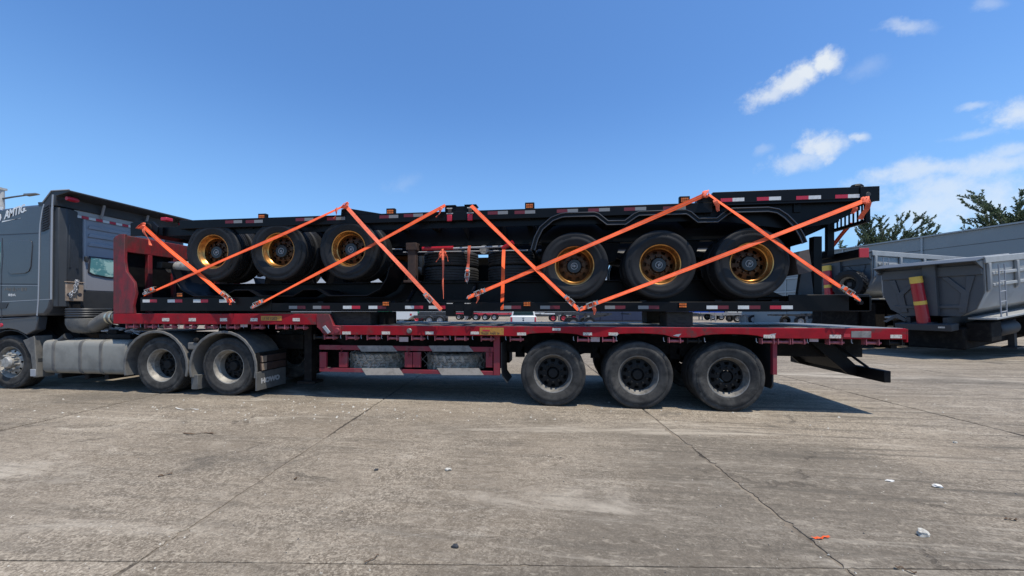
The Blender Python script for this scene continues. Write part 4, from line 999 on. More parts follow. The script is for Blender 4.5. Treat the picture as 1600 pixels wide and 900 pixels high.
# frame, suspension, wheels
for y in (.80, 1.62):
    B().box(-12.0, -5.0, y, y + .08, .78, 1.05).build('frame_rail', 'chassis_dirty', tr)
for x in (-11.2, -9.2, -8.2, -6.6, -5.1): B().box(x, x + .1, .88, 1.62, .82, 1.0).build('frame_crossmember', 'chassis_dirty', tr)
b = B(); b.lathe([(0, 1.20), (.5, 1.20), (.5, 1.26), (0, 1.26)], c=(-6.62, 1.25, 0), axis='z', n=28); b.build('fifth_wheel', 'chassis_dirty', tr)
B().box(-7.0, -6.2, .95, 1.55, 1.05, 1.20).build('fifth_wheel_base', 'chassis_dirty', tr)
b = B(); r4 = random.Random(4)
for i in range(16):
    x = -8.95 + r4.uniform(0, .75); y = .3 + r4.uniform(0, .5); z = r4.uniform(1.06, 1.2)
    b.tube([(x, y, z), (x + r4.uniform(-.12, .12), y + r4.uniform(-.1, .1), z + r4.uniform(-.03, .08)), (x + r4.uniform(.1, .3), y, z + r4.uniform(-.04, .06))], .016, 6)
b.build('air_hoses', 'trim_grey', tr)
b = B(); b.box(-8.9, -8.2, .25, .75, .98, 1.07); b.box(-8.75, -8.55, .28, .45, 1.07, 1.16); b.build('valve_block', 'chassis_dirty', tr, .01)
b = B()
for i in range(10):
    x = -7.75 + r4.uniform(0, 1.6); b.tube([(x, .35, 1.18 + r4.uniform(0, .05)), (x + r4.uniform(.1, .3), .33, 1.19 + r4.uniform(-.02, .06))], .012, 5)
b.build('cable_bundle', 'trim_grey', tr)
B().tube([(-8.7, .55, 1.42), (-8.6, .5, 1.52), (-8.45, .5, 1.56), (-8.3, .6, 1.50)], .022, 6).build('coiled_line', 'trim_grey', tr)
B().box(-8.62, -8.3, .45, .7, 1.47, 1.60).build('coupling_panel', 'plastic_dust', tr, .01)
for wx in (-7.308, -5.933):
    for y, f in ((.20, False), (2.30, True)): wheel(tr, (wx, y, .52), 'silver', f, True, rr.uniform(0, 6))
    B().tube([(wx, .4, .52), (wx, 2.1, .52)], .10, 12).build('axle', 'chassis_dirty', tr)
    # quarter mudguards
    arc = []
    for k in range(17):
        a = R(196 - k * 13.2); arc.append((wx - .03 + (.66 if a > math.pi / 2 else .605) * math.cos(a) * 1.0, .50 + .62 * math.sin(a) ** 1 if math.sin(a) > 0 else .50 + .62 * math.sin(a)))
    for y0, y1 in ((.02, .66), (1.84, 2.48)):
        B().band(arc, y0, y1, .016).build('mudguard', 'plastic_dust', tr)
        yy = y0 if y0 < 1 else y1
        B().band(arc, yy - .012, yy + .012, .05).build('mudguard_lip', 'plastic_dust', tr, .01)
B().box(-6.72, -6.52, .03, .10, .82, .95).build('mudguard_link', 'plastic_dust', tr, .02)
B().lathe([(0, -.05), (.04, -.04), (.05, 0), (.03, .04), (0, .04)], c=(-6.55, .06, .99), n=12).build('link_bolt', 'chassis_dirty', tr)
B().box(-6.66, -6.53, .05, .6, .10, .36).build('mud_flap', 'flap_grey', tr, .006)
mf = B().box(-5.335, -5.31, .0, .72, .115, .44).build('mud_flap', 'flap_grey', tr, .004)
lettering('flap_lettering', 'HOWO', .115, 'emblem_grey', mf, (-5.308, .10, .235), face='+x', bold=.008, sx=1.15)
for i, (z0, z1) in enumerate(((.455, .585), (.60, .72))):
    B().box(-5.335, -5.30, .10, .72, z0, z1).build('tail_lamp', 'brown_steel', tr, .008)
    B().box(-5.299, -5.293, .105, .22, z0 + .005, z1 - .005).build('tail_lens', 'tan_box', tr, .003)
B().box(-5.375, -5.337, .06, .78, .44, .78).build('lamp_bracket', 'rim_dark', tr)
# steering wheel axle
XFW = -10.66
w = wheel(tr, (XFW, .19, .52), 'silver', False, False, .2); wheel(tr, (XFW, 2.31, .52), 'silver', True, False)
fh = B(); fh.lathe([(.12, -.10), (.115, -.17), (.09, -.20), (0, -.205)], n=24); fh.lathe([(.245, -.05), (.235, -.085), (.20, -.10), (.12, -.10)], n=40, skip=lambda i, j: j == 1 and i % 4 == 1)
for i in range(10):
    t = 2 * math.pi * i / 10; fh.lathe([(0, -.165), (.02, -.16), (.022, -.10)], c=(.165 * math.cos(t), 0, .165 * math.sin(t)), n=8)
me = fh.mesh('alloy_hub'); me.materials.append(MATS['alu']); o = bpy.data.objects.new('alloy_hub', me); COL.objects.link(o); o.parent = w
B().tube([(XFW, .3, .52), (XFW, 2.2, .52)], .09, 12).build('axle', 'chassis_dirty', tr)
arc = [(XFW + .64 * math.cos(R(200 - k * 14)), .52 + .62 * math.sin(R(200 - k * 14))) for k in range(16)]
for y0, y1 in ((.06, .6), (1.9, 2.44)): B().band(arc, y0, y1, .015).build('mudguard', 'cab_plastic', tr)
B().box(-11.9, -9.7, .5, 2.0, .8, 1.40).build('engine', 'chassis_dirty', tr)

# ------------------------------------------------------------------ lashing straps
SG = 'orange lashing straps over the stacked chassis'
def strap(label, pa, pb, ratchet=None, end='b', m='orange_web', wid=.062, twist=0.0, tail=None, y=(-.07, -.07), sag=.012, knot=None, wrap=False):
    a = at(*pa, y[0]); b_ = at(*pb, y[1]); A = Vector((a[0], y[0], a[1])); Bv = Vector((b_[0], y[1], b_[1]))
    t = thing('lashing_strap', label, 'strap', tuple(Bv if end == 'b' else A), SG)
    n = 26; d = (Bv - A).normalized(); side = d.cross(Vector((0, -1, 0))).normalized(); pts = []
    cut = 1.0
    if ratchet:
        rc = at(*ratchet, y[1] if end == 'b' else y[0]); Rv = Vector((rc[0], (y[1] if end == 'b' else y[0]), rc[1]))
        cut = (Rv - A).length / (Bv - A).length
    for i in range(n + 1):
        s_ = i / n; ang = (.5 if side.z > 0 else -.5) * (1 if abs(twist) < 1 else .4) + twist * (3 * s_ * s_ - 2 * s_ ** 3) + .26 * math.sin(s_ * 9 + pa[0]) * math.sin(s_ * 4 + pb[1])
        p = A.lerp(Bv, s_) + Vector((0, -.012 * math.sin(math.pi * s_ * 3 + pb[0]), -sag * 4 * s_ * (1 - s_)))
        wv = side * math.cos(ang) + Vector((0, 1, 0)) * math.sin(ang)
        pts.append((p, wv))
    B().ribbon(pts, wid, .004).build('webbing', m, t, smooth=0)
    b = B(); b.ribbon([(p + Vector((0, -.0028, 0)), w_) for p, w_ in pts], wid * .16, .0012)
    if abs(twist) < .6: b.build('stitch_line', 'orange_web_old', t, smooth=0)
    if ratchet:
        q = d if end == 'b' else -d      # towards the hook
        hk_ = Bv if end == 'b' else A
        M = Matrix((q, q.cross(Vector((0, 1, 0))), Vector((0, 1, 0)))).transposed()
        def loc(bb): bb.v = [tuple(Rv + M @ (Vector(v) if bb is hh_ref[0] else Vector(v) * .82)) for v in bb.v]; return bb
        hh_ref = [None]
        rb = B(); rb.box(-.10, .12, -.040, -.034, -.035, .02); rb.box(-.10, .12, .034, .040, -.035, .02)
        rb.lathe([(0, -.05), (.02, -.05), (.02, .05), (0, .05)], c=(-.02, 0, -.022), n=10)
        rb.lathe([(0, -.042), (.009, -.042), (.009, .042), (0, .042)], c=(.10, 0, -.015), n=8)
        loc(rb).build('ratchet', 'zinc', t)
        hb = B(); hb.hexa([(-.09, -.03, -.045), (-.09, .03, -.045), (.02, .03, -.05), (.02, -.03, -.05)], [(-.09, -.03, -.036), (-.09, .03, -.036), (.02, .03, -.04), (.02, -.03, -.04)])
        hb.tube([(.02, -.045, -.03), (.13, -.045, -.055), (.13, .045, -.055), (.02, .045, -.03)], .007, 6)
        loc(hb).build('ratchet_handle', 'trim_grey', t)
        sp_ = B(); sp_.lathe([(.021, -.028), (.042, -.028), (.042, .028), (.021, .028)], c=(-.02, 0, -.022), n=14, closed=True)
        loc(sp_).build('webbing_roll', m, t)
        L_ = (hk_ - Rv).length
        hh = B(); hh_ref[0] = hh; hh.tube([(L_ - .06, .028, 0), (L_ + .01, .008, -.006), (L_ + .03, 0, .02), (L_ + .005, -.006, .035)], .0065, 6); hh.tube([(L_ - .06, -.028, 0), (L_ + .01, -.008, -.006)], .0065, 6); hh.tube([(L_ - .06, -.03, 0), (L_ - .06, .03, 0)], .0065, 6)
        loc(hh).build('hook', 'trim_grey', t)
    if tail:
        for (ta, tb_) in tail:
            p0 = at(*ta, y[0] - .012); p1 = at(*tb_, y[0] - .012); A0 = Vector((p0[0], y[0] - .015, p0[1])); B0 = Vector((p1[0], y[0] - .02, p1[1]))
            dd = (B0 - A0).normalized(); sd = dd.cross(Vector((0, -1, 0))).normalized()
            B().ribbon([(A0.lerp(B0, k / 6) + Vector((0, -.012 * math.sin(k), 0)) + sd * .008 * math.sin(k * 1.4), sd * math.cos(.25 * k) + Vector((0, math.sin(.25 * k), 0))) for k in range(7)], wid * .95, .004).build('loose_end', m if m != 'orange_web' else 'orange_web_old', t, smooth=0)
    if knot:
        p0 = at(*knot, y[0]); kb = B(); r5 = random.Random(knot[0])
        for k in range(3):
            pp = []
            for j in range(9):
                an = 2 * math.pi * j / 8; pp.append(((p0[0] + (.045 + .012 * k) * math.cos(an) * (1 - .2 * k), y[0] - .012 * k + .03 * math.sin(an + k), p0[1] + .055 * math.sin(an + k * .7)), (.3 * math.cos(an), .8, .4 * math.sin(an) + .2 * k)))
            kb.ribbon(pp, .04, .004)
        kb.build('knot', m if m != 'orange_web' else 'orange_web_old', t, smooth=60)
    return t
strap('orange strap from the front bolster down to the rail, leftmost, end dangling', (220, 351), (363, 472), (352, 461), tail=[((224, 357), (236, 383)), ((356, 463), (361, 476))], knot=(221, 353))
strap('orange strap across the two wheels nearest the truck, rising to the first outrigger', (225, 461), (538, 322), (238, 453), end='a', tail=[((528, 325), (523, 342))], knot=(539, 321))
strap('faded orange strap from first outrigger down past the third wheel, thin and twisted', (541, 323), (690, 484), (669, 464), m='orange_web_old', twist=.35)
strap('orange strap across the third upside-down wheel, rising to the left twist lock', (393, 481), (696, 321), (407, 473), end='a', tail=[((692, 323), (682, 340))])
strap('pale orange strap from the right twist lock down to the shared floor hook', (736, 321), (904, 484), (888, 468), m='orange_web')
strap('orange strap over the first upright wheel, rising to the second outrigger', (731, 465), (1102, 304), (752, 456), end='a', tail=[((748, 459), (745, 474))], twist=.5, knot=(1103, 303))
strap('orange strap falling from the second outrigger across the last wheel to the tail', (1107, 303), (1343, 469), (1320, 453), tail=[((1117, 312), (1123, 330))])
strap('orange strap over two upright wheels, rising from shared hook to rear corner', (905, 484), (1357, 311), (927, 475), end='a', tail=[((928, 478), (929, 492))], knot=(1353, 313))
strap('dark red-orange strap end hanging off the rear corner beside the lamp guard', (1359, 316), (1343, 343), None, m='orange_web_old', y=(-.05, .10), tail=[((1336, 322), (1333, 334))])
strap('shaded orange strap running inboard under the tail from corner to far side', (1331, 348), (1272, 416), None, m='orange_web_shaded', y=(.5, 1.3))
strap('thin orange cord knotted on the red crank shaft, hanging straight down', (692, 389), (692.5, 467), None, m='orange_web_old', y=(.42, .05), twist=1.3, wid=.035, tail=[((690, 392), (682, 410)), ((694, 392), (701, 408))], knot=(692, 398))
strap('short orange strap hanging with an unhooked ratchet below the push rod', (733.5, 384), (729, 440), (731, 425), m='orange_web_old', y=(.42, .35))
strap('vertical orange strap beside the stowed tyres, from push rod to rail', (787, 390), (784.5, 484), None, y=(.42, -.02), twist=.9, wid=.06)

# ------------------------------------------------------------------ grey tipper trailers parked beyond
def tipper(label, corner, yaw, pitch, zt, spare=False, length=8.2):
    ax = Vector((math.cos(yaw) * math.cos(pitch), math.sin(yaw) * math.cos(pitch), math.sin(pitch)))
    ay = Vector((-math.sin(yaw), math.cos(yaw), 0)); az = ax.cross(ay)
    t = thing('tipper_trailer', label, 'trailer', (0, 0, 0), 'grey tipper trailers parked in a row')
    base = Vector(corner) - az * zt
    M = Matrix((ax, ay, az)).transposed().to_4x4(); M.translation = base
    t.matrix_world = M
    t.rotation_mode = 'XYZ'
    def part(b, name, m, bev=0, par=None, smooth=35):
        me = b.mesh(name, smooth); me.materials.append(MATS[m]); o = bpy.data.objects.new(name, me); COL.objects.link(o); o.parent = par or t
        if bev:
            md = o.modifiers.new('bevel', 'BEVEL'); md.width = bev; md.segments = 2; md.limit_method = 'ANGLE'; md.angle_limit = R(40)
        return o
    U = [(.02, zt - .05), (2.48, zt - .05), (2.48, zt - 1.05), (2.30, zt - 1.55), (1.95, zt - 1.78), (.55, zt - 1.78), (.20, zt - 1.55), (.02, zt - 1.05)]
    part(B().ext(U, 'x', 0.0, .06), 'front_panel', 'tipper_shaded', .01)
    b = B()
    Ui = [(.08, zt - .05), (2.42, zt - .05), (2.42, zt - 1.03), (2.25, zt - 1.50), (1.93, zt - 1.72), (.57, zt - 1.72), (.25, zt - 1.50), (.08, zt - 1.03)]
    n = len(U)
    b.v = [(.06, p[0], p[1]) for p in U] + [(length, p[0], p[1]) for p in U] + [(length, p[0], p[1]) for p in Ui] + [(.07, p[0], p[1]) for p in Ui]
    for i in range(1, n): b.f += [(i, (i + 1) % n, n + (i + 1) % n, n + i), (2 * n + i, 2 * n + (i + 1) % n, 3 * n + (i + 1) % n, 3 * n + i), (n + i, n + (i + 1) % n, 2 * n + (i + 1) % n, 2 * n + i)]
    b.f += [tuple(3 * n + i for i in range(n)), (1, n + 1, 2 * n + 1, 3 * n + 1), (0, 3 * n, 2 * n, n)]
    part(b, 'tub', 'tipper_sunlit')
    for y0, y1 in ((-.05, .12), (2.38, 2.55)):
        part(B().box(.0, length, y0, y1, zt - .18, zt + .02), 'top_rail', 'tipper_sunlit', .02)
    for y, s_ in ((-.005, -1), (2.505, 1)):
        for z in (zt - .50, zt - .85):
            part(B().box(.35, length - .1, min(y, y + s_ * .05), max(y, y + s_ * .05), z - .05, z + .05), 'side_rib', 'tipper_sunlit', .015)
        for k in range(6):
            x = .12 + k * 1.55; part(B().ext([(y, zt - .18), (y + s_ * .07, zt - .18), (y + s_ * .07, zt - .95), (y, zt - 1.05)], 'x', x, x + .12), 'side_post', 'tipper_sunlit', .01)
    # front stiffeners
    part(B().box(-.06, .0, .03, 2.47, zt - .50, zt - .20), 'front_beam', 'tipper_shaded', .012)
    part(B().box(-.16, -.002, 1.0, 1.32, zt - 1.75, zt - .02), 'front_column', 'tipper_shaded', .012)
    for y0, y1, sy in ((1.36, 2.36, 1), (.96, .10, -1)):
        m_ = (y0 + y1) / 2
        part(B().ext([(y0 + sy * .04, zt - .52), (y0 + sy * .20, zt - .52), (m_ + sy * .22, zt - 1.05), (m_ + sy * .12, zt - 1.66), (m_ - sy * .05, zt - 1.66), (m_ + sy * .03, zt - 1.05)], 'x', -.045, -.001), 'front_brace', 'tipper_shaded', .01)
        part(B().ext([(y1 - sy * .08, zt - .52), (y1 - sy * .26, zt - .52), (m_ + sy * .13, zt - .98), (m_ + sy * .22, zt - 1.05)], 'x', -.043, -.001), 'front_brace', 'tipper_shaded', .01)
    part(B().ext([(.35, zt - 1.42), (2.15, zt - 1.42), (2.05, zt - 1.52), (.45, zt - 1.52)], 'x', -.05, -.001), 'front_lower_rib', 'tipper_shaded', .01)
    part(B().ext([(0.05, zt + .03), (-.42, zt - .06), (-.42, zt - .09), (.05, zt - .02)], 'y', -.02, 2.52), 'spill_visor', 'tipper_shaded', .006)
    for y in (.0, 2.44): part(B().ext([(.0, zt - .06), (-.40, zt - .09), (.0, zt - .34)], 'y', y, y + .05), 'visor_gusset', 'tipper_shaded')
    for y, s_ in ((2.1, 1),):
        part(B().ext([(y, zt - 1.70), (y + s_ * .42, zt - 1.98), (y + s_ * .32, zt - 2.02), (y + s_ * .05, zt - 1.84), (y - s_ * .2, zt - 1.98), (y - s_ * .25, zt - 1.9)], 'x', -.03, .03), 'corner_star', 'tipper_shaded')
    # hoist cylinder
    p0, p1 = Vector((-.30, 1.42, zt - .45)), Vector((-.26, 1.30, zt - 1.98))
    cy = part(B().tube([p0, p1], [.150, .165], 24), 'hoist_cylinder', 'cyl_red')
    dd = (p1 - p0)
    for s0, s1 in ((-.01, .13), (.52, .60)):
        part(B().tube([p0 + dd * s0, p0 + dd * s1], [.158, .16], 24), 'cylinder_band', 'yellow_band', 0, cy)
    part(B().box(-.36, -.10, 1.05, 1.55, zt - 2.1, zt - 1.95), 'cylinder_mount', 'bg_dark')
    # chassis
    for y in (.75, 1.65): part(B().box(-.25, length, y, y + .1, zt - 2.15, zt - 1.80), 'frame_rail', 'bg_dark')
    part(B().box(-.5, -.1, .55, 1.95, zt - 2.2, zt - 1.98), 'nose_plate', 'bg_dark', .02)
    part(B().box(-.52, -.50, .70, .85, zt - 2.10, zt - 2.05), 'label', 'sticker')
    for y0, y1 in ((-.12, .50), (2.0, 2.62)): part(B().box(.25, 3.2, y0, y1, zt - 1.90, zt - 1.84), 'side_platform', 'tipper_sunlit', .01)
    for y in (.4, 1.95):
        part(B().box(2.6, 2.76, y, y + .15, .05, zt - 2.15), 'landing_leg', 'bg_dark'); part(B().box(2.45, 2.9, y - .1, y + .25, 0, .05), 'leg_foot', 'bg_dark')
    part(B().lathe([(0, -.3), (.16, -.28), (.18, -.2), (.18, .2), (.16, .28), (0, .3)], c=(3.4, 1.25, .35), axis='x', n=16), 'air_tank', 'bg_dark')
    for k in range(3):
        for y in (.18, 2.32):
            o = bpy.data.objects.new('wheel', RIM_DARK); COL.objects.link(o); o.parent = t; o.location = (4.6 + k * 1.31, y, .52); o.rotation_euler = (0, 0, 0 if y < 1 else math.pi)
            ty = bpy.data.objects.new('tyre', TY_NEW); COL.objects.link(ty); ty.parent = o
            ty = bpy.data.objects.new('tyre', TY_NEW); COL.objects.link(ty); ty.parent = o; ty.location = (0, .33, 0)
    part(B().box(.15, 7.9, .55, 1.95, .24, zt - 2.16), 'shade_fill_block', 'chassis_dirty', .05)  # added dark block standing for the shade under the tub
    for y0, y1 in ((.06, .60), (1.90, 2.44)):
        part(B().box(.35, .95, y0, y1, .50, zt - 2.0), 'battery_box', 'chassis_dirty', .03)
        part(B().lathe([(0, -.55), (.2, -.52), (.24, -.45), (.24, .45), (.2, .52), (0, .55)], c=(1.70, (y0 + y1) / 2, .78), axis='x', n=18), 'air_tank', 'bg_dark')
        part(B().box(2.95, 4.0, y0, y1, .42, zt - 1.95), 'added_locker', 'chassis_dirty', .03)  # added dark box, deepens the shade underneath
        part(B().box(1.05, 2.4, y0, y1, 1.10, zt - 1.93), 'valve_tray', 'chassis_dirty', .02)
    # ladder
    lad = B(); lad.tube([(.52, -.10, zt - .25), (.52, -.10, zt - 1.86)], .018, 8); lad.tube([(.84, -.10, zt - .25), (.84, -.10, zt - 1.86)], .018, 8)
    lo_ = part(lad, 'ladder', 'trim_grey')
    for k in range(5):
        z = zt - .45 - k * .31; part(B().tube([(.52, -.10, z), (.84, -.10, z)], .015, 8), 'rung', 'trim_grey', 0, lo_)
    if spare:
        o = bpy.data.objects.new('spare_wheel', RIM_SILV); COL.objects.link(o); o.parent = t; o.location = (-.38, .52, zt - 1.28); o.rotation_euler = (0, 0, R(-90))
        ty = bpy.data.objects.new('tyre', TY_LUG); COL.objects.link(ty); ty.parent = o
        part(B().box(-.38, -.05, .45, .60, zt - 1.36, zt - 1.2), 'spare_bracket', 'bg_dark')
    return t
tipper('grey tipper trailer in front with nose down and red hoist cylinder, ladder at its side', (12.47, 7.08, 3.11), .446, .10, 3.11)
tipper('grey tipper trailer parked behind the other, spare wheel on its front panel', (12.0, 10.6, 3.85), .446, .0, 3.85, True)

# ------------------------------------------------------------------ warehouse wall behind the tippers
WA, WB = Vector((21.2, 42.5)), Vector((32.6, 10.6)); WL = (WB - WA).length; wd = (WB - WA).normalized(); wnrm = Vector((-wd.y, wd.x))
wh = thing('warehouse', 'long grey metal-clad warehouse behind the tipper trailers', 'building', (WA.x, WA.y, 0))
wh.rotation_euler = (0, 0, math.atan2(wd.y, wd.x))
def wpart(b, name, m, bev=0):
    me = b.mesh(name, 35); me.materials.append(MATS[m]); o = bpy.data.objects.new(name, me); COL.objects.link(o); o.parent = wh
    if bev: md = o.modifiers.new('bevel', 'BEVEL'); md.width = bev; md.segments = 1; md.limit_method = 'ANGLE'
    return o
WH = 7.0; nb = 6; bw = WL / nb
for i in range(nb):
    z = 0
    for h_, m in ((2.1, 'wall_grey'), (1.25, 'wall_grey'), (.22, 'wall_rib'), (1.15, 'wall_grey'), (.22, 'wall_rib'), (1.1, 'wall_grey'), (.96, 'wall_grey')):
        off = -.05 if m == 'wall_rib' else random.uniform(-.006, .006)
        wpart(B().box(i * bw + .012, (i + 1) * bw - .012, off, .14, z + .012, z + h_ - .012), 'wall_panel', m, .01); z += h_
    wpart(B().box(i * bw - .06, i * bw + .06, -.075, -.052, 0, WH), 'seam_cover', 'wall_rib')
wpart(B().box(-.1, WL + .1, -.12, .3, WH, WH + .10), 'parapet_cap', 'wall_rib')
wpart(B().box(0, WL, .15, 16, 0, WH - .02), 'building_core', 'bg_grey')

# long pale warehouse far behind the load
def pale_building(label, px0, px1, dep, hgt):
    a, c = far(px0, dep), far(px1, dep); A, C = Vector(a), Vector(c); d = (C - A).normalized(); t = thing('warehouse', label, 'building', (A.x, A.y, 0)); t.rotation_euler = (0, 0, math.atan2(d.y, d.x))
    Ln = (C - A).length; n = int(Ln / 9)
    for i in range(n):
        for nm, m, bb in (('wall_panel', 'far_wall', (i * Ln / n + .03, (i + 1) * Ln / n - .03, 0, .2, 1.2, hgt)), ('plinth', 'bg_dark', (i * Ln / n + .03, (i + 1) * Ln / n - .03, -.03, .2, 0, 1.18))):
            me = B().box(*bb).mesh(nm, 0); me.materials.append(MATS[m]); o = bpy.data.objects.new(nm, me); COL.objects.link(o); o.parent = t
    for nm, m, bb in (('roof', 'bg_grey', (-.5, Ln + .5, -.4, 20, hgt, hgt + .3)), ('building_core', 'bg_grey', (0, Ln, .21, 19, 0, hgt - .01))):
        me = B().box(*bb).mesh(nm, 0); me.materials.append(MATS[m]); o = bpy.data.objects.new(nm, me); COL.objects.link(o); o.parent = t
pale_building('long pale warehouse glimpsed between deck and load, far behind', 300, 1262, 95, 11)

# ------------------------------------------------------------------ vehicles standing across the yard, seen over the deck
fw = B(); fw.lathe([(.30, -.14), (.47, -.14), (.52, -.09), (.52, .09), (.47, .14), (.30, .14)], n=18)
FT = fw.mesh('tyre'); FT.materials.append(MATS['tyre_new'])
fr_ = B(); fr_.lathe([(.30, -.13), (.24, -.06), (.10, -.08), (0, -.12)], n=14); FRM = fr_.mesh('wheel'); FRM.materials.append(MATS['bg_grey'])
FRM2 = FRM.copy(); FRM2.materials.clear(); FRM2.materials.append(MATS['bg_red'])
class V:
    def __init__(s, name, label, cat, px, dep, rot, group='vehicles across the yard'):
        x, y = far(px, dep); s.t = thing(name, label, cat, (x, y, 0), group); s.t.rotation_euler = (0, 0, rot)
    def p(s, name, m, b, bev=0, par=None):
        me = b.mesh(name); me.materials.append(MATS[m]); o = bpy.data.objects.new(name, me); COL.objects.link(o); o.parent = par or s.t
        if bev: md = o.modifiers.new('bevel', 'BEVEL'); md.width = bev; md.segments = 2; md.limit_method = 'ANGLE'
        return o
    def w(s, x, y, r=.52, red=False):
        o = bpy.data.objects.new('wheel', FRM2 if red else FRM); COL.objects.link(o); o.parent = s.t; o.location = (x, y, r); k = r / .52; o.scale = (k, k, k)
        if y > 1: o.rotation_euler = (0, 0, math.pi)
        t = bpy.data.objects.new('tyre', FT); COL.objects.link(t); t.parent = o
def chassis(label, px, dep, rot, m, L_=11.5, axles=(8.2, 9.5, 10.8), red=False, z=1.15, tank=None):
    v = V('chassis_trailer', label, 'trailer', px, dep, rot)
    for y in (.7, 1.7): v.p('beam', m, B().ext([(0, z), (L_, z), (L_, z - .2), (2.8, z - .42), (2.2, z - .18), (0, z - .15)], 'y', y, y + .12))
    for i in range(7): v.p('crossmember', m, B().box(.3 + i * 1.75, .45 + i * 1.75, 0, 2.45, z - .12, z - .01))
    v.p('side_rail', m, B().box(0, L_, 0, .07, z - .14, z)); v.p('side_rail', m, B().box(0, L_, 2.38, 2.45, z - .14, z))
    for x in axles:
        for y in (.2, 2.25): v.w(x, y, .5, red)
    for y in (.5, 1.85): v.p('landing_leg', 'bg_grey', B().box(2.4, 2.55, y, y + .12, .05, z - .2))
    if tank: v.p('load_panel', tank, B().box(.2, L_ - .3, .05, 2.4, z + .01, z + 1.0), .05)
    return v
chassis('dark bare chassis trailer with many wheels across the yard, left of the white pickup', 640, 62, .06, 'bg_dark', axles=(1.2, 2.6, 8.0, 9.3, 10.6))
chassis('red bare chassis trailer with grey wheels, beside the dark chassis across the yard', 700, 58, .08, 'bg_red', axles=(4.2, 5.6, 7.0))
chassis('white chassis trailer with grey wheels, just left of the white pickup', 745, 66, .0, 'bg_white', axles=(1.5, 3.0, 9.0))
chassis('white and red chassis trailer, just right of the white pickup', 846, 52, .1, 'bg_white', L_=6, axles=(1.6, 3.0, 4.4), red=True)
chassis('grey chassis trailer behind the timber block, far across the yard', 1135, 44, .05, 'bg_grey', axles=(3.0, 4.4, 8.5))
chassis('dark chassis trailer standing nearest the tippers across the yard', 1225, 36, .1, 'bg_dark', L_=8, axles=(1.6, 5.0, 6.3))
chassis('dark chassis trailer left of the deck step, far across the yard', 470, 70, .0, 'bg_dark', axles=(2.2, 3.5, 9.0))
chassis('dark chassis trailer with red wheels, behind the landing leg, far across the yard', 560, 48, .1, 'bg_dark', L_=9, axles=(2.0, 6.0, 7.3), red=True)
chassis('dark chassis trailer in front of the navy box trailer, seen just over the deck', 872, 30, .12, 'bg_dark', L_=4.2, axles=(1.2, 2.5), z=1.32)
chassis('black chassis trailer at the far right of the deck gap, before the tippers', 1290, 27, .1, 'bg_dark', L_=5, axles=(1.2, 3.4), z=1.3)
chassis('grey chassis trailer beneath the bright blue box, far across the yard', 1090, 50, .04, 'bg_grey', L_=9, axles=(5.0, 6.3, 7.6), z=1.25)
# blue box trailers
def box_trailer(label, px, dep, rot, m, L_, z0, z1):
    v = V('box_trailer', label, 'trailer', px, dep, rot)
    v.p('box', m, B().box(0, L_, 0, 2.45, z0, z1), .04)
    n = int(L_ / 1.6)
    for i in range(n + 1): v.p('side_post', 'bg_dark' if m != 'navy' else 'blue_paint' if i == n else 'navy', B().box(i * L_ / n - .05, i * L_ / n + .05, -.05, -.002, z0, z1))
    v.p('bottom_rail', 'bg_dark', B().box(0, L_, -.04, 2.49, z0 - .13, z0 - .005))
    for x in (L_ * .62, L_ * .62 + 1.3):
        for y in (.2, 2.25): v.w(x, y, .5)
    for y in (.5, 1.85): v.p('landing_leg', 'bg_grey', B().box(1.4, 1.55, y, y + .12, .05, z0 - .13))
    return v
box_trailer('navy blue box trailer seen over the deck left of the timber block', 905, 34, .09, 'navy', 9.6, .62, 2.9)
box_trailer('bright blue box trailer seen over the deck right of the timber block', 1084, 60, .02, 'blue_paint', 4.6, 1.15, 3.2)
box_trailer('white box trailer far across the yard, right of the bright blue one', 1136, 66, .02, 'bg_white', 12.0, 1.1, 3.6)
# green sheeted trailer and white tractor near the step
box_trailer('low trailer under a green tarpaulin beyond the deck step', 590, 56, .05, 'green_tarp', 5.4, 1.08, 2.6)
v = V('tractor_truck', 'white tractor truck standing across the yard beside the green tarpaulin', 'truck', 612, 40, .12)
v.p('cab', 'bg_white', B().ext([(0, .55), (0, 2.0), (.25, 2.9), (2.1, 2.95), (2.1, .9), (1.7, .55)], 'y', 0, 2.4), .06); v.p('windscreen', 'glass_dark', B().box(-.01, .1, .2, 2.2, 1.7, 2.5)); v.p('side_window', 'glass_dark', B().box(.5, 1.3, -.01, .02, 1.75, 2.45))
v.p('chassis', 'bg_dark', B().box(2.1, 5.6, .7, 1.7, .7, 1.0)); v.p('side_lamp', 'bg_red', B().box(1.9, 2.1, -.02, -.005, 1.0, 1.2))
for x in (1.0, 3.9, 5.0):
    for y in (.2, 2.2): v.w(x, y, .5)
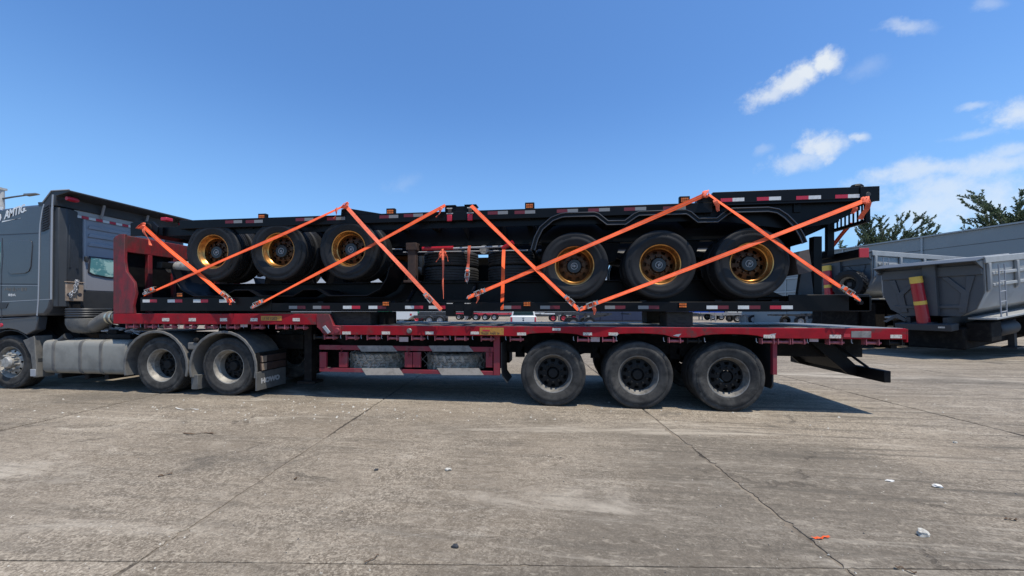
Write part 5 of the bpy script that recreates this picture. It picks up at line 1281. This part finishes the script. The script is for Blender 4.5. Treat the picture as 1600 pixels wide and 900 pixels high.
# white pickup, tail towards us
v = V('pickup_truck', 'white pickup truck with its tailgate towards the camera, seen over the deck', 'pickup', 797, 27, .10)
v.p('bed', 'bg_white', B().ext([(.02, .62), (.0, 1.10), (.06, 1.13), (1.80, 1.13), (1.86, 1.10), (1.84, .62)], 'y', .0, 1.6), .04)
v.p('tailgate', 'bg_white', B().box(.16, 1.70, -.03, -.002, .68, 1.09), .015); v.p('tailgate_handle', 'ink', B().box(.86, 1.0, -.045, -.031, .98, 1.02)); v.p('emblem', 'ink', B().lathe([(0, -.036), (.06, -.036), (.06, -.031)], c=(.93, 0, .84), n=14))
for x in (.03, 1.72): v.p('tail_lamp', 'bg_red', B().box(x, x + .11, -.028, -.003, .72, 1.05), .01)
v.p('bumper', 'bg_dark', B().box(.05, 1.81, -.14, .0, .42, .61), .03)
v.p('cab', 'bg_white', B().ext([(.0, .6), (.04, 1.15), (.18, 1.72), (1.68, 1.72), (1.82, 1.15), (1.86, .6)], 'y', 1.62, 4.8), .06); v.p('rear_window', 'glass_dark', B().ext([(.16, 1.18), (.26, 1.62), (1.60, 1.62), (1.70, 1.18)], 'y', 1.60, 1.618))
for x in (.16, 1.70):
    for y in (.75, 3.9):
        o = bpy.data.objects.new('wheel', FRM); COL.objects.link(o); o.parent = v.t; o.location = (x, y, .37); o.scale = (.71, .71, .71); o.rotation_euler = (0, 0, R(-90 if x < 1 else 90))
        ty = bpy.data.objects.new('tyre', FT); COL.objects.link(ty); ty.parent = o

# ------------------------------------------------------------------ street lamp at the far left
x, y = far(1, 18)
sl = thing('street_lamp', 'grey street lamp with one long arm rising behind the truck cab', 'street lamp', (x, y, 0))
sl.rotation_euler = (0, 0, YAW)
def lpart(b, name, m):
    me = b.mesh(name); me.materials.append(MATS[m]); o = bpy.data.objects.new(name, me); COL.objects.link(o); o.parent = sl
H1 = CAM_H + (485 - 311) * 18 / 600
lpart(B().lathe([(0, 0), (.20, 0), (.12, H1 + .42), (0, H1 + .42)], axis='z', n=14), 'post', 'concrete_post')
lpart(B().box(-.14, .14, -.14, .14, H1 + .42, H1 + .52), 'post_cap', 'concrete_post')
lpart(B().tube([(0, 0, H1), (.6, 0, H1 + .10), (1.25, 0, H1 + .19)], [.045, .04, .035], 8), 'arm', 'lamp_grey')
lpart(B().hexa([(1.2, -.12, H1 + .15), (1.75, -.09, H1 + .22), (1.75, .09, H1 + .22), (1.2, .12, H1 + .15)], [(1.2, -.1, H1 + .23), (1.72, -.07, H1 + .27), (1.72, .07, H1 + .27), (1.2, .1, H1 + .23)]), 'lamp_head', 'lamp_grey')

# ------------------------------------------------------------------ trees beyond the warehouse
def tree(label, px, dep, hgt, spread, lean, seed, nbr=46, leaf=.24, upright=.75):
    r_ = random.Random(seed); x, y = far(px, dep); t = thing('tree', label, 'tree', (x, y, 0), 'trees beyond the warehouse'); t.rotation_euler = (0, 0, YAW)
    tk = B(); tk.tube([(0, 0, 0), (.1, 0, hgt * .25), (-.05, .1, hgt * .5), (.1 + lean * .3, 0, hgt * .72)], [.32, .25, .18, .09], 9)
    cr = B()
    for i in range(nbr):
        f = r_.uniform(.28, .74); base = Vector((lean * .3 * f, 0, hgt * f)); an = r_.uniform(0, 2 * math.pi)
        ln = spread * r_.uniform(.55, 1.05) * (1.15 - .45 * abs(f - .5))
        dirv = Vector((math.cos(an), math.sin(an), 0)) * (1 - upright * .45) + Vector((lean * .35, 0, upright * r_.uniform(.4, 1.0)))
        dirv.normalize(); pts = [base]; d = dirv.copy()
        for k in range(5):
            d = (d + Vector((lean * .08 + r_.uniform(-.12, .12), r_.uniform(-.12, .12), r_.uniform(-.02, .16)))).normalized(); pts.append(pts[-1] + d * ln / 5)
        top = hgt
        pts = [Vector((p.x, p.y, min(p.z, top - .1 * r_.random()))) for p in pts]
        tk.tube(pts, [.07, .055, .04, .03, .02, .012], 5)
        for k in range(1, 6):
            for j in range(4):
                tw = pts[k].lerp(pts[k - 1], r_.random()); td = (d + Vector((r_.uniform(-.9, .9) + lean * .3, r_.uniform(-.9, .9), r_.uniform(-.1, .9)))).normalized(); tl = r_.uniform(.5, 1.15)
                tk.tube([tw, tw + td * tl], [.014, .005], 3, False)
                for q in range(30):
                    c = tw + td * tl * (q / 29 + r_.uniform(-.03, .03)); u = Vector((r_.uniform(-1, 1), r_.uniform(-1, 1), r_.uniform(-.6, 1))).normalized() * leaf * r_.uniform(.5, 1.0); u = (u + td * leaf * .6)
                    w = u.cross(Vector((r_.uniform(-1, 1), r_.uniform(-1, 1), r_.uniform(-1, 1)))).normalized() * leaf * r_.uniform(.22, .34)
                    k0 = len(cr.v); cr.v += [tuple(c), tuple(c + u * .5 + w), tuple(c + u), tuple(c + u * .5 - w)]; cr.f.append((k0, k0 + 1, k0 + 2, k0 + 3))
    for b, nm, m in ((tk, 'trunk', 'bark'), (cr, 'crown', 'leaf')):
        me = bpy.data.meshes.new(nm); me.from_pydata(b.v, [], b.f); me.materials.append(MATS[m]); o = bpy.data.objects.new(nm, me); COL.objects.link(o); o.parent = t
tree('wind-blown green tree above the warehouse roof just right of the load', 1385, 52, 13.2, 6.2, .7, 11, 80)
tree('green tree above the warehouse roof at the right edge', 1590, 44, 15.8, 5.6, -.25, 23, 66)
tree('small green tree low behind the load, left of the wind-blown one', 1335, 58, 12.2, 4.6, .5, 31, 48)

# ------------------------------------------------------------------ bits lying on the yard
def lump(seed, sx, sy, sz, m, jag=.3, name='stone'):
    r_ = random.Random(seed); bm = bmesh.new(); bmesh.ops.create_icosphere(bm, subdivisions=2, radius=1)
    for v in bm.verts:
        k = 1 + r_.uniform(-jag, jag); v.co = Vector((v.co.x * sx * k, v.co.y * sy * k, max(v.co.z, -.55) * sz * k + sz * .55))
    me = bpy.data.meshes.new(name); bm.to_mesh(me); bm.free(); me.materials.append(MATS[m]); return me
def lay(name, me, px, py, label, cat, rot=0, group='litter on the yard'):
    x, y = atZ(px, py, .0); o = bpy.data.objects.new(name, me); COL.objects.link(o); o.location = (x, y, .001); o.rotation_euler = (0, 0, rot); return tag(o, label, cat, group)
lay('stone', lump(1, .034, .026, .028, 'stone_pale', .3), 1441, 837, 'pale lump of stone lying alone at lower right', 'stone')
lay('paper_scrap', lump(2, .040, .022, .014, 'paper', .4, 'paper_scrap'), 1464, 761, 'crumpled white paper scrap at right, above the pale stone', 'litter')
lay('paper_scrap', lump(3, .030, .016, .008, 'paper', .4, 'paper_scrap'), 1390, 752, 'small flat white scrap left of the crumpled paper', 'litter')
lay('stone', lump(4, .03, .022, .016, 'stone_pale'), 700, 735, 'small pale stone in mid foreground, right of the left joint', 'stone')
lay('stone', lump(5, .022, .016, .012, 'stone_pale'), 1492, 692, 'pale chip of stone on the right beyond the paper scrap', 'stone')
lay('stone', lump(6, .024, .018, .012, 'bg_dark'), 711, 855, 'dark stone chip in the middle foreground', 'stone')
lay('stone', lump(7, .022, .018, .012, 'bg_dark'), 588, 735, 'dark stone chip just left of the small pale stone', 'stone')
def strip(px, py, L_, w, m, rot, label, name, cat, seed):
    r_ = random.Random(seed); b = B(); n = 9; pts = []
    for i in range(n): pts.append(((L_ * (i / (n - 1) - .5), .22 * L_ * math.sin(i * .9 + seed) * .3, .004 + .010 * abs(math.sin(i * 1.1 + seed))), (0.0, 1, .3 * math.sin(i))))
    b.ribbon(pts, w, .0015); me = b.mesh(name, 0); me.materials.append(MATS[m]); return lay(name, me, px, py, label, cat, rot)
strip(1283, 842, .12, .014, 'orange_web', .2, 'red-orange scrap of webbing lying on the right joint', 'webbing_scrap', 'litter', 2)
strip(258, 743, .10, .02, 'leaf_dry', .7, 'curled dry leaf left of the left joint', 'dry_leaf', 'leaf', 3)
strip(462, 749, .05, .016, 'leaf_dry', 1.7, 'dark curled leaf just right of the left joint', 'dry_leaf', 'leaf', 4)
strip(1415, 892, .09, .012, 'leaf_dry', -.6, 'dark twig at the bottom right edge', 'twig', 'twig', 5)
strip(1580, 813, .08, .012, 'leaf_dry', 0, 'dark twig near the right edge', 'twig', 'twig', 6)
strip(582, 875, .10, .006, 'leaf_dry', 1.1, 'thin dark twig at the bottom, right of the left joint', 'twig', 'twig', 7)
strip(290, 640, .45, .016, 'paper', -.06, 'pale straight strip lying below the truck drive wheels', 'paper_strip', 'litter', 8)
strip(310, 678, .40, .02, 'leaf_dry', .1, 'dark straight stick left of the left joint, below the drive wheels', 'stick', 'twig', 9)
# loose grit swept over the concrete
r_ = random.Random(9); gr = B()
def grit(x, y, s_, tgt):
    k = len(tgt.v); a = r_.uniform(0, 6.3); P = []
    for j in range(4):
        t = a + j * 1.57 + r_.uniform(-.4, .4); q = s_ * r_.uniform(.6, 1.2); P.append((x + q * math.cos(t), y + q * math.sin(t), -.001))
    tgt.v += P + [(x + s_ * r_.uniform(-.3, .3), y + s_ * r_.uniform(-.3, .3), s_ * r_.uniform(.5, 1.0))]
    tgt.f += [(k + j, k + (j + 1) % 4, k + 4) for j in range(4)]
g1, g2 = B(), B()
for i in range(5200):
    dep = 1.9 + 11 * r_.random() ** 1.6; px = r_.uniform(-60, 1660); x, y = far(px, dep)
    s_ = .0022 + .006 * r_.random() ** 4
    cl = math.sin(x * 1.7 + 2) * math.sin(y * 2.3) + r_.uniform(-.9, .9)
    if cl < 0: continue
    grit(x, y, s_ * (1 + dep * .06), g1 if r_.random() < .55 else g2)
for i in range(420):
    px = r_.gauss(560, 210) if i % 3 else r_.uniform(0, 1600); py = r_.gauss(640, 12); 
    if py < 622: continue
    x, y = atZ(px, py); grit(x, y, .005 + .02 * r_.random() ** 3, g1)
for b, m, lab in ((g1, 'stone_pale', 'pale grit scattered over the concrete yard'), (g2, 'bg_dark', 'dark grit scattered over the concrete yard')):
    o = b.build('gravel', m, None, smooth=0); o['kind'] = 'stuff'; tag(o, lab, 'gravel')
